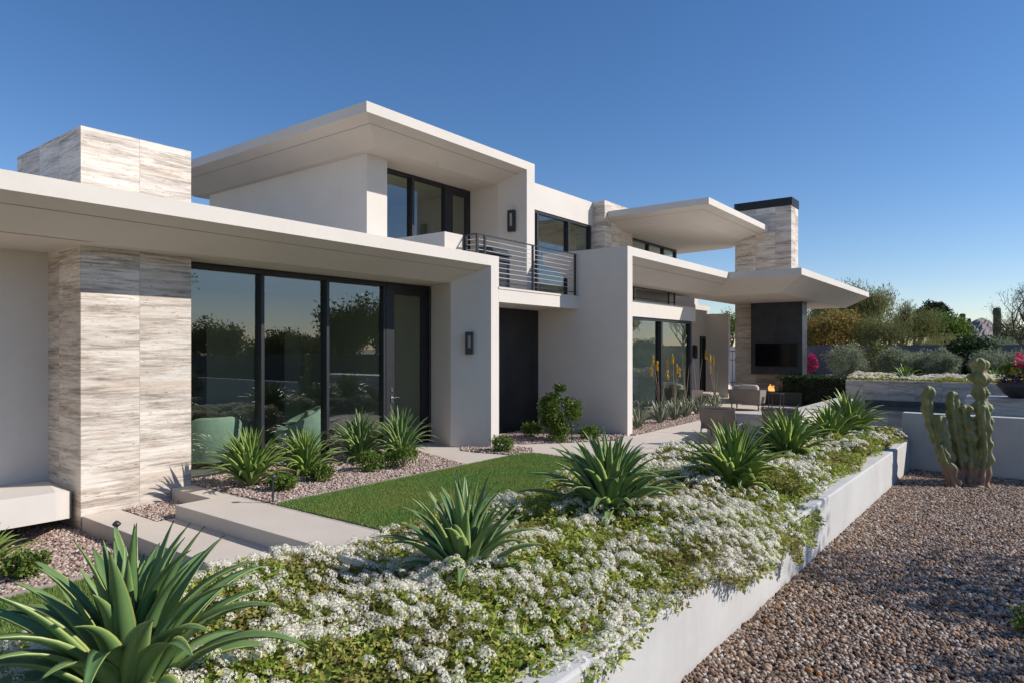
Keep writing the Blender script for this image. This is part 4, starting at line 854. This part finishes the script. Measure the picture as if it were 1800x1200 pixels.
# ---- bowl flowers
def petals(name, cols): return islandmat(name, [(i/max(1,len(cols)-1), c) for i, c in enumerate(cols)], 0.55, 0.3, 0.2)
pos = clumps((0,0,0.50),(0.50,0.50,0.36),44,60,0.14); pos = pos[pos[:,2] > 0.27]; leaves_mesh('foliage', pos, 0.06, M['lf_bright'], fb)
for nm, col, n_, c_, rr_, sz in (('pink_blossoms', [(0.60,0.07,0.16),(0.75,0.16,0.24)], 260, (0.05,-0.06,0.80), (0.34,0.34,0.20), 0.08), ('purple_blossoms', [(0.05,0.015,0.12),(0.12,0.03,0.22)], 200, (0,0.0,0.40), (0.46,0.46,0.14), 0.06),
                                 ('yellow_blossoms', [(0.70,0.50,0.04),(0.62,0.40,0.03)], 90, (0,0.05,0.52), (0.40,0.40,0.22), 0.055), ('red_blossoms', [(0.50,0.02,0.02),(0.62,0.06,0.03)], 120, (0,0.16,0.36), (0.40,0.42,0.12), 0.065)):
    leaves_mesh(nm, clumps(c_, rr_, 16, n_//16, 0.07), sz, petals(nm+'_petal', col), fb, np.array([[0,0,0],[0.5,0.45,0.1],[1,0,0],[0.5,-0.45,0.1]]))

# ---- columnar cactus
def cactus_mat():
    m, nt, b = newmat('cactus_skin'); b.inputs['Roughness'].default_value = 0.6
    a = nt.nodes.new('ShaderNodeAttribute'); a.attribute_name = 'along'; p = wpos(nt); c = ramp(nt, noise(nt, p, 5, 5, 0.6), [(0.3,(0.12,0.14,0.05)),(0.5,(0.21,0.22,0.08)),(0.7,(0.34,0.30,0.15))])
    g = nt.nodes.new('ShaderNodeNewGeometry'); s = nt.nodes.new('ShaderNodeSeparateXYZ'); nt.links.new(g.outputs['Position'], s.inputs[0]); ad = nt.nodes.new('ShaderNodeMath'); ad.operation = 'MULTIPLY_ADD'; nt.links.new(noise(nt, p, 4, 4), ad.inputs[0]); ad.inputs[1].default_value = 0.9; nt.links.new(s.outputs[2], ad.inputs[2])
    c = mixc(nt, ramp(nt, ad.outputs[0], [(0.36,(1,)*3),(0.50,(0,0,0))]), c, (0.27,0.17,0.115))          # corky brown foot
    nt.links.new(c, b.inputs['Base Color']); bump(nt, b, noise(nt, p, 35, 4, 0.65), 0.5, 0.01); return m
M['cactus'] = cactus_mat()
def cactus_col(pts, rad, ribs, seed, lump=0.16, step=0.025):
    r = random.Random(seed); P_ = [Vector(p) for p in pts]; out = []
    for i in range(len(P_)-1):
        a, b, c, d = P_[max(i-1,0)], P_[i], P_[i+1], P_[min(i+2,len(P_)-1)]; k = max(2, int((c-b).length/step))
        for j in range(k):
            t = j/k; out.append((0.5*((2*b)+(-a+c)*t+(2*a-5*b+4*c-d)*t*t+(-a+3*b-3*c+d)*t**3), i+t))
    out.append((P_[-1], len(P_)-1)); n = ribs*4; V_ = []; F_ = []; L = len(out); up = Vector((1,0,0)); ph = [r.uniform(0,6.28) for _ in range(ribs)]
    for i, (p, q) in enumerate(out):
        d = (out[min(i+1,L-1)][0]-out[max(i-1,0)][0]).normalized(); up = (up-d*up.dot(d)).normalized(); b = d.cross(up); f = min(1, ((L-1-i)*step/rad[-1]) ); endk = math.sqrt(max(0.0, 1-(1-f)**2)) if f < 1 else 1
        k = min(int(q), len(rad)-2); rr = (rad[k]*(1-(q-k))+rad[k+1]*(q-k))*max(endk, 0.04)
        for j in range(n):
            a = 2*math.pi*j/n; rib = j//4; w = (0.0, 0.34, 0.50, 0.34)[j % 4]; l = 1+lump*1.35*math.sin(i*0.70+ph[rib])*(w/0.50)+lump*0.5*math.sin(i*0.27+ph[rib]*2)
            kn = 1+lump*1.5*(float(vnoise(i*0.33+seed*7.7, rib*1.9+seed, seed))-0.5)+lump*0.9*(r.random()-0.5)*(j%4 == 2); V_.append(p+(up*math.cos(a)+b*math.sin(a))*rr*(0.80+w)*l*kn)
        if i: F_ += [((i-1)*n+j, (i-1)*n+(j+1)%n, i*n+(j+1)%n, i*n+j) for j in range(n)]
    F_.append(tuple(range((L-1)*n, L*n))); return MB().add(V_, F_)
CX, CY = 13.15, 0.80; rv = Vector((0.6063,-0.7953,0)); fv = Vector((0.7953,0.6063,0)); ct = thing('columnar_cactus', 'lumpy totem cactus with many upright stems before the white wall', 'cactus', (CX,CY,ZL))
def cp_(px, py, dd=0.0): q = rv*((px-1692)*0.0095)+fv*dd; return (q.x, q.y, (851-py)*0.0095)
stems = [([(1708,856),(1713,825),(1722,790),(1731,755),(1730,715),(1727,680),(1727,650),(1725,633)], [0.17,0.13,0.115,0.115,0.11,0.11,0.105,0.09], 6, 0.0),
 ([(1693,855),(1692,815),(1685,775),(1679,735),(1676,712),(1677,690)], [0.13,0.11,0.105,0.10,0.095,0.085], 5, -0.05), ([(1700,850),(1704,800),(1698,760),(1693,735),(1691,712)], [0.12,0.11,0.10,0.10,0.09], 5, -0.12),
 ([(1714,850),(1720,800),(1719,765),(1717,735),(1717,712)], [0.11,0.10,0.095,0.09,0.08], 5, -0.22), ([(1680,853),(1668,815),(1656,775),(1653,750),(1653,730)], [0.12,0.11,0.105,0.095,0.085], 5, -0.08),
 ([(1660,800),(1650,770),(1640,740),(1636,712),(1637,696),(1638,681)], [0.06,0.075,0.08,0.085,0.09,0.08], 5, 0.0), ([(1672,852),(1661,822),(1652,800),(1645,778)], [0.09,0.085,0.075,0.06], 5, -0.20),
 ([(1722,850),(1729,815),(1732,780),(1733,758)], [0.10,0.085,0.08,0.065], 5, 0.16)]
for i, (pp_, rd, rb, dd) in enumerate(stems): build(cactus_col([cp_(a, b, dd) for a, b in pp_], [x*0.82 for x in rd], rb, i+3, 0.24 if i == 0 else (0.14,0.12,0.18,0.12)[i%4]), 'stem', M['cactus'], ct, True, world=False)
spn = MB()
for c_ in list(ct.children):
    vs = c_.data.vertices
    for k in range(2, len(vs), 4*7):
        p = vs[k].co; nrm = vs[k].normal
        for q in range(4): d_ = (nrm+Vector((random.uniform(-.8,.8), random.uniform(-.8,.8), random.uniform(-.6,.6)))).normalized()*0.022; sdv = d_.orthogonal().normalized()*0.0014; spn.add([p-sdv, p+sdv, p+d_], [(0,1,2)])
build(spn, 'spines', pmat('spine', (0.45,0.38,0.28), None, 3, 0.6), ct, world=False)
build(cactus_col([(0.05,0.0,-0.05),(0.06,0,0.12),(0.08,-0.02,0.26)], [0.24,0.20,0.10], 7, 77, 0.25), 'woody_base', M['cactus'], ct, True, world=False)

# ---- trees and background
def tree(name, label, cat, x, y, z, H_, spread, mat, nleaf, ls, seed, group=None, levels=4, bark='bark', up=0.55, trunk=0.10, tpl=LEAF, cl=0.35, low=0.25, nb=5, bare=False):
    r = random.Random(seed); t = thing(name, label, cat, (x,y,z), 0, group); b = MB(); tips = []
    def grow(p, d, L, rad, lv):
        q = p; pts = [tuple(p)]
        for k in range(3):
            d = (d+Vector((r.uniform(-.22,.22), r.uniform(-.22,.22), r.uniform(-.06,.14)))).normalized(); q = q+d*L/3; pts.append(tuple(q))
        b.tube(pts, [rad, rad*0.86, rad*0.72, rad*0.58], 6 if lv > 1 else 4, cap=False)
        if lv <= 1: tips.append((q, d)); tips.append((Vector(pts[2]), d)); 
        if lv > 0:
            for k in range(r.randint(2,3) if lv < levels else nb):
                a = r.uniform(0,6.28); s = Vector((math.cos(a)*spread, math.sin(a)*spread, up+r.uniform(-.2,.3))); grow(q, (d*0.7+s).normalized(), L*r.uniform(0.6,0.85), rad*0.6, lv-1)
    L0 = H_*low; grow(Vector((0,0,-0.1)), Vector((r.uniform(-.1,.1),r.uniform(-.1,.1),1)), L0, trunk, levels)
    zs = max(q.z for q, d in tips); sc = H_/zs if zs > 0 else 1; sxy = sc
    b.v = [(a*sxy, c*sxy, e*sc) for a, c, e in b.v]; build(b, 'trunk', M[bark], t, world=False)
    if nleaf:
        T = np.array([[q.x*sxy, q.y*sxy, q.z*sc] for q, d in tips]); D = np.array([[d.x,d.y,d.z] for q, d in tips]); k = rng.integers(0, len(T), nleaf)
        g = rng.normal(size=(nleaf,3)); g /= np.linalg.norm(g,axis=1)[:,None]; pos = T[k]+g*(rng.random((nleaf,1))**0.6)*cl; pos[:,2] = np.maximum(pos[:,2], 0.05)
        rot = None
        if tpl is SLIM: xx = D[k]+rng.normal(0,0.5,(nleaf,3)); z_ = frame_z(xx, rng.uniform(0,6.28,nleaf)); rot = z_[:,:,[2,0,1]]
        leaves_mesh('crown', pos, ls, M[mat], t, tpl, rot)
    return t
def at(px, U_): d = px-900; return U_, U_*(711.8-0.7953*d)/(933.7+0.6063*d)
TG = 'desert trees beyond the dark wall'
LONG = np.array([[0,0,0],[0.5,0.10,0.02],[1,0,0],[0.5,-0.10,0.02]])
tree('palo_verde', 'tall olive palo verde rising behind the fireplace, left of the other trees', 'tree', *at(1470,47), ZL, 5.6, 0.75, 'lf_verde', 9000, 0.26, 2, TG, 5, 'greenbark', 0.7, 0.14, SLIM, 0.75)
tree('palo_verde', 'airy palo verde reaching up beside the tip of the patio roof', 'tree', *at(1545,45), ZL, 5.9, 0.75, 'lf_verde', 9000, 0.26, 9, TG, 5, 'greenbark', 0.8, 0.14, SLIM, 0.75)
tree('wispy_tree', 'thin half bare tree between the palo verde and the dark pine', 'tree', *at(1592,52), ZL, 5.2, 0.5, 'lf_verde', 1500, 0.25, 13, TG, 5, 'bark', 0.9, 0.12, SLIM, 0.5)
tree('orange_tree', 'bush with orange foliage above the white garden wall', 'tree', *at(1452,40.5), ZL, 4.0, 0.95, 'lf_orange', 10000, 0.15, 4, TG, 4, 'bark', 0.45, 0.12, LEAF, 0.75)
tree('mesquite_tree', 'yellow green tree below the dark pine', 'tree', *at(1600,58), ZL, 4.6, 0.9, 'lf_olive', 13000, 0.24, 6, TG, 4, 'bark', 0.4, 0.15, SLIM, 0.9)
tree('mesquite_tree', 'bright green tree in front of the round dark pine', 'tree', *at(1640,64), ZL, 4.7, 0.9, 'lf_bright', 8000, 0.25, 7, TG, 4, 'bark', 0.4, 0.15, LEAF, 0.9)
tree('mesquite_tree', 'pale olive mesquite left of the armed saguaro', 'tree', *at(1676,60), ZL, 2.7, 1.0, 'lf_verde', 13000, 0.22, 8, TG, 4, 'bark', 0.35, 0.15, SLIM, 0.9)
tree('mesquite_tree', 'olive mesquite below the bare mountain', 'tree', *at(1722,62), ZL, 2.0, 1.2, 'lf_olive', 13000, 0.22, 10, TG, 4, 'bark', 0.35, 0.15, SLIM, 0.9)
tree('mesquite_tree', 'dark mesquite under the bare branches at the right edge', 'tree', *at(1768,52), ZL, 3.0, 1.0, 'lf_dark', 8000, 0.20, 12, TG, 4, 'bark', 0.35, 0.15, LEAF, 0.8)
tree('mesquite_tree', 'shadowy mesquite at the extreme right of the photo', 'tree', *at(1812,47), ZL, 3.0, 1.0, 'lf_olive', 7000, 0.20, 14, TG, 4, 'bark', 0.35, 0.15, LEAF, 0.8)
tree('bare_tree', 'bare grey branching tree right of the tall saguaro', 'tree', *at(1783,56), ZL, 5.3, 0.8, 'lf_olive', 600, 0.15, 16, TG, 6, 'bark', 0.6, 0.13, SLIM, 0.5)
tree('bare_tree', 'dark twigged tree whose top enters at the right edge', 'tree', *at(1815,40), ZL, 5.6, 0.8, 'lf_dark', 1600, 0.14, 18, TG, 6, 'bark', 0.7, 0.13, SLIM, 0.4)
tree('mesquite_tree', 'olive green mass behind the grey shrubs, right of the orange bush', 'tree', *at(1545,39.5), ZL, 3.5, 1.0, 'lf_olive', 14000, 0.16, 19, TG, 4, 'bark', 0.35, 0.13, SLIM, 0.8)
tree('mesquite_tree', 'low olive bush on the skyline beside the fireplace wall', 'tree', *at(1425,44), ZL, 4.4, 1.0, 'lf_verde', 13000, 0.16, 20, TG, 4, 'bark', 0.35, 0.13, SLIM, 0.8)
tree('mesquite_tree', 'green tree top just visible in the gap left of the fireplace', 'tree', *at(1286,60), ZL, 5.2, 0.9, 'lf_bright', 6000, 0.2, 22, TG, 4, 'bark', 0.4, 0.13, LEAF, 0.8)
tree('mesquite_tree', 'low pale mesquite between the bright tree and the mountain foot', 'tree', *at(1652,42), ZL, 2.2, 1.1, 'lf_verde', 14000, 0.15, 24, TG, 4, 'bark', 0.3, 0.13, SLIM, 0.8)
tree('mesquite_tree', 'low dusty mesquite just behind the dark wall under the saguaro', 'tree', *at(1745,42), ZL, 2.3, 1.1, 'lf_grey', 13000, 0.15, 25, TG, 4, 'bark', 0.3, 0.13, SLIM, 0.8)
# pine with a layered dome
x, y = at(1637,95); pt = thing('pine_tree', 'dark dome shaped pine on the skyline left of the mountain', 'tree', (x,y,ZL), 0, TG)
build(MB().tube([(0,0,-0.1),(0.1,0.1,2.5),(0,0,4.6),(0.4,-0.5,6.2)], [0.25,0.2,0.16,0.08], 7).tube([(0,0,4.2),(0.7,-1.0,5.4),(1.0,-1.6,6.0)], [0.1,0.08,0.04], 5).tube([(0,0,4.0),(-0.6,1.0,5.2),(-0.9,1.5,5.6)], [0.1,0.08,0.04], 5), 'trunk', M['bark'], pt, world=False)
pos = np.concatenate([clumps((0,-0.1,6.6),(1.9,1.9,1.25),46,200,0.55), clumps((0.6,-2.3,5.3),(0.8,1.4,0.5),14,150,0.45), clumps((-0.6,1.8,5.4),(0.7,1.0,0.45),10,150,0.4)]); leaves_mesh('crown', pos, 0.24, M['lf_pine'], pt)
# saguaros
def saguaro(label, px, U_, h, arms, seed):
    x, y = at(px, U_); t = thing('saguaro', label, 'cactus', (x,y,ZL), 0, 'saguaros on the skyline')
    build(cactus_col([(0,0,-0.1),(0,0,h*0.5),(0.03,0,h)], [0.20,0.24,0.20], 9, seed, 0.03, 0.12), 'column', M['lf_sag'], t, True, world=False)
    for (z0, s, hh) in arms: build(cactus_col([(0,0,z0),(0.3*s,-0.45*s,z0+0.1),(0.36*s,-0.55*s,z0+0.3),(0.36*s,-0.55*s,z0+hh)], [0.1,0.12,0.13,0.11], 7, seed+1, 0.03, 0.08), 'arm', M['lf_sag'], t, True, world=False)
M['lf_sag'] = pmat('saguaro_skin', (0.055,0.07,0.035), (0.085,0.095,0.05), 3, 0.7)
saguaro('tall single saguaro silhouetted right of the mountain', 1753, 66, 5.5, [], 5)
saguaro('slim saguaro with short arms left of the mountain', 1692, 82, 5.8, [(4.5,1,0.8),(4.2,-1,0.9)], 8)
# shrubs in the raised bed behind the pool
GG = 'grey green shrubs behind the pool'
for lab, px, U_, rx, rz, mt, zz in (('silvery shrub behind the left end of the pool wall', 1492, 27.5, 0.85, 0.62, 'lf_grey', 0.80), ('silvery shrub behind the small agave on the pool wall', 1578, 27.5, 0.75, 0.55, 'lf_grey', 0.80),
    ('silvery shrub with upright shoots in the middle of the raised bed', 1612, 28.5, 0.6, 0.5, 'lf_grey', 0.80), ('silvery shrub left of the dark shrub', 1650, 27.5, 0.75, 0.58, 'lf_grey', 0.80),
    ('dark leafy shrub with pale tips in front of the dark wall', 1708, 29.3, 1.0, 0.85, 'lf_dark', 0.80), ('silvery shrub between dark shrub and flower bowl', 1752, 27, 0.8, 0.62, 'lf_grey', 0.80), ('silvery shrub behind the flower bowl at the right edge', 1795, 27, 0.7, 0.5, 'lf_grey', 0.80),
    ('tall olive shrub rising over the dark wall beside the silvery shrub', 1540, 32.5, 1.2, 1.35, 'lf_olive', ZL), ('dusty shrub topping the wall behind the dark shrub', 1716, 33.8, 1.1, 1.05, 'lf_grey', ZL)):
    x, y = at(px, U_); shrub('garden_shrub', lab, 'shrub', x, y, zz, rx, rz, 5200, 0.11, mt, GG, nc=60, stems=14, cr=rx*0.28, tpl=LONG if mt == 'lf_grey' else LEAF)
# bougainvillea
bm = islandmat('magenta_bract', [(0,(0.45,0.01,0.10)),(1,(0.65,0.03,0.20))], 0.6, 0.2, 0.2)
x, y = at(1424,34.6); bt = thing('bougainvillea', 'magenta bougainvillea climbing the short white wall', 'plant', (x,y,ZL)); build(MB().tube([(0,0,0),(0.1,0.1,1.2),(0,0.1,2.2)], [0.03,0.02,0.01], 6), 'stem', M['bark'], bt, world=False)
leaves_mesh('blossoms', clumps((0,0,1.25),(0.2,0.35,1.0),12,60,0.2), 0.10, bm, bt); leaves_mesh('foliage', clumps((0,0,1.2),(0.2,0.35,1.0),10,40,0.2), 0.08, M['lf_dark'], bt)
# trees standing behind the camera side of the yard (they mirror in the glass) and one that shades the gravel
RG = 'trees along the side boundary wall'
for i, (lab, x, y, h, mt, nl) in enumerate((('round mesquite behind the side wall, mirrored in the left pane', 18.5, -15.2, 3.3, 'lf_olive', 6500), ('low mesquite behind the side wall, mirrored in the second pane', 22.0, -15.5, 2.6, 'lf_olive', 5500), ('tall dark tree by the side wall, mirrored beside the door', 22.5, -8.0, 4.6, 'lf_dark', 8500),
    ('leafy tree behind the side wall, mirrored in the door', 31, -15.5, 5.2, 'lf_bright', 7000), ('green tree by the corner of both boundary walls', 38, -14.0, 5.0, 'lf_olive', 7000), ('large green tree mirrored in the patio windows', 45, -9.0, 6.0, 'lf_bright', 8000))):
    tree('mesquite_tree', lab, 'tree', x, y, ZL, h, 0.9, mt, nl, 0.17, 60+i, RG, 4, 'bark', 0.4, 0.13, LEAF, 0.8)
tree('mesquite_tree', 'tall thin tree right of the frame that dapples the gravel yard', 'tree', 10.6, -6.6, ZL, 6.4, 0.55, 'lf_olive', 3600, 0.13, 90, RG, 4, 'bark', 0.30, 0.09, LEAF, 0.45, 2.2)
for lab, x, y, h in (('first low bush over the side wall, mirrored between the panes', 15.0, -17.2, 2.7), ('wide olive bush over the side wall, mirrored in the second pane', 25.0, -17.0, 2.9), ('long olive bush over the side wall, mirrored in the third pane', 28.5, -16.6, 3.2), ('bush beyond the side wall, mirrored behind the door', 34.5, -17.0, 3.4), ('far bush beyond the side wall, mirrored in the patio window', 41, -17.0, 3.6)):
    tree('mesquite_tree', lab, 'tree', x, y, ZL, h, 1.2, 'lf_olive', 6500, 0.17, int(x*3), RG, 4, 'bark', 0.25, 0.11, LEAF, 0.75)
shrub('yard_shrub', 'bushy shrub on the yard side mirrored low in the glass', 'shrub', 13.5, -8.5, ZL, 1.1, 0.7, 4000, 0.08, 'lf_olive', RG, nc=50)

# ---- mountain
n1, n2 = 90, 26; V_ = []
for i in range(n1):
    for j in range(n2):
        a = i/(n1-1); px = 1560+a*330; d = px-900; D = 1500+j*26; U_ = D; V0 = U_*(711.8-0.7953*d)/(933.7+0.6063*d); t_ = U_/(933.7+0.6063*d)
        prof = np.interp(px, [1560,1620,1655,1680,1700,1714,1726,1737,1750,1765,1790,1830,1890], [4,16,28,38,48,57,61,57,46,40,36,28,20]); k = math.sin(math.pi*min(1,(j/(n2-1))*1.0))**0.7
        h = prof*t_*k*(1+0.035*math.sin(i*1.3+j*0.9)+0.03*math.sin(i*2.9-j*1.7)) ; h = min(h, prof*t_) if k > .9 else h
        V_.append((U_, V0, -8+h+1.9*k))
F_ = [(i*n2+j,(i+1)*n2+j,(i+1)*n2+j+1,i*n2+j+1) for i in range(n1-1) for j in range(n2-1)]
M['mount'] = pmat('mountain_rock', (0.22,0.19,0.185), (0.175,0.15,0.155), 0.01, 1.0)
struct(build(MB().add(V_, F_), 'mountain', M['mount'], smooth=False))

# ================================================================== GRAVEL AND GRASS
ph = (1+5**0.5)/2
ICO = np.array([(-1,ph,0),(1,ph,0),(-1,-ph,0),(1,-ph,0),(0,-1,ph),(0,1,ph),(0,-1,-ph),(0,1,-ph),(ph,0,-1),(ph,0,1),(-ph,0,-1),(-ph,0,1)])/1.9
ICOF = np.array([(0,11,5),(0,5,1),(0,1,7),(0,7,10),(0,10,11),(1,5,9),(5,11,4),(11,10,2),(10,7,6),(7,1,8),(3,9,4),(3,4,2),(3,2,6),(3,6,8),(3,8,9),(4,9,5),(2,4,11),(6,2,10),(8,6,7),(9,8,1)])
def stones(name, label, pts, z, size, mat, zj=0.008, var=0.5):
    n = len(pts); ch = []; part = rng.integers(0, 6, n)
    for k in range(6):
        tv = ICO*(1+rng.uniform(-0.24,0.24,(12,1)))*np.array([1.0,0.8,0.62]); s = part == k; m = s.sum()
        if not m: continue
        p = np.column_stack([pts[s], z+rng.random(m)*zj]); v, f = scatter(tv, ICOF, p, rand_rot(m, 0.5), size*(0.5+rng.random(m)**1.5*(0.5+var))); ch.append((v, f, 0))
    return tag(fast(name, ch, [mat]), label, 'gravel', kind='stuff')
M['gr1'] = islandmat('mixed_river_gravel', [(0,(0.15,0.10,0.07)),(0.18,(0.31,0.205,0.14)),(0.36,(0.24,0.185,0.15)),(0.52,(0.42,0.30,0.215)),(0.66,(0.21,0.14,0.10)),(0.8,(0.46,0.385,0.32)),(0.92,(0.60,0.54,0.47)),(0.965,(0.42,0.18,0.06))], 0.75, 0.3, interp='CONSTANT', bs=0.3)
M['gr2'] = islandmat('pink_gravel', [(0,(0.30,0.20,0.165)),(0.2,(0.42,0.31,0.26)),(0.45,(0.36,0.27,0.23)),(0.6,(0.50,0.40,0.34)),(0.8,(0.20,0.14,0.115)),(0.9,(0.60,0.52,0.46))], 0.8, 0.25, interp='CONSTANT', bs=0.3)
yard = [(1.5,-0.9),(14.18,-0.9),(14.18,1.61),(1.5,1.845)]
stones('yard_gravel', 'brown and grey river gravel covering the yard beside the white planter', in_poly(2350, yard), ZL-0.004, 0.0185, M['gr1'], 0.014)
stones('yard_gravel', 'gravel carrying on across the rest of the yard', in_poly(330, [(-3,-5),(14.15,-5),(14.15,-0.9),(1.5,-0.9),(1.5,1.6),(-3,1.6)]), ZL-0.004, 0.032, M['gr1'], 0.012)
stones('bed_gravel', 'pink gravel in the bed under the glass wall', in_poly(1900, P_BED1), 0.006, 0.0195, M['gr2'], 0.012)
stones('bed_gravel', 'pink gravel on the lower ground left of the concrete steps', in_poly(1700, P_GL), ZL, 0.0195, M['gr2'], 0.012)
stones('bed_gravel', 'small pocket of pink gravel between stone column and steps', in_poly(2300, P_POCK), -0.165, 0.017, M['gr2'], 0.012)
for lab, p in (('gravel triangle at the foot of the end wall', P_BED2), ('gravel bed around the round shrub by the steel panel', P_BED3), ('gravel strip under the aloes', P_BED4)): stones('bed_gravel', lab, in_poly(1100, p), 0.006, 0.021, M['gr2'], 0.012)
M['grass'] = islandmat('grass_blade', [(0,(0.09,0.18,0.035)),(0.5,(0.18,0.32,0.07)),(0.85,(0.22,0.33,0.085)),(1,(0.32,0.36,0.12))], 0.6, 0.25, 0.25, noisemix=(0.9,(0.26,0.31,0.08),0.7))
BL = np.array([[-0.06,0,0],[0.06,0,0],[0.0,0.25,1.0]]); BF = np.array([[0,1,2]])
def grass(name, label, poly, z, dens, h=0.03):
    p = in_poly(dens, poly); n = len(p); v, f = scatter(BL, BF, np.column_stack([p, np.full(n, z)]), rand_rot(n, 0.35), np.stack([np.full(n,0.055),np.full(n,0.03),h*(0.6+0.7*rng.random(n))],-1)); return tag(fast(name, [(v,f,0)], [M['grass']]), label, 'grass', kind='stuff')
grass('lawn', 'short green lawn between gravel bed and flower planter', P_LAWN, 0.005, 15000)
grass('lawn', 'lower strip of lawn behind the huge agave', P_LAWN2, ZL, 9000)
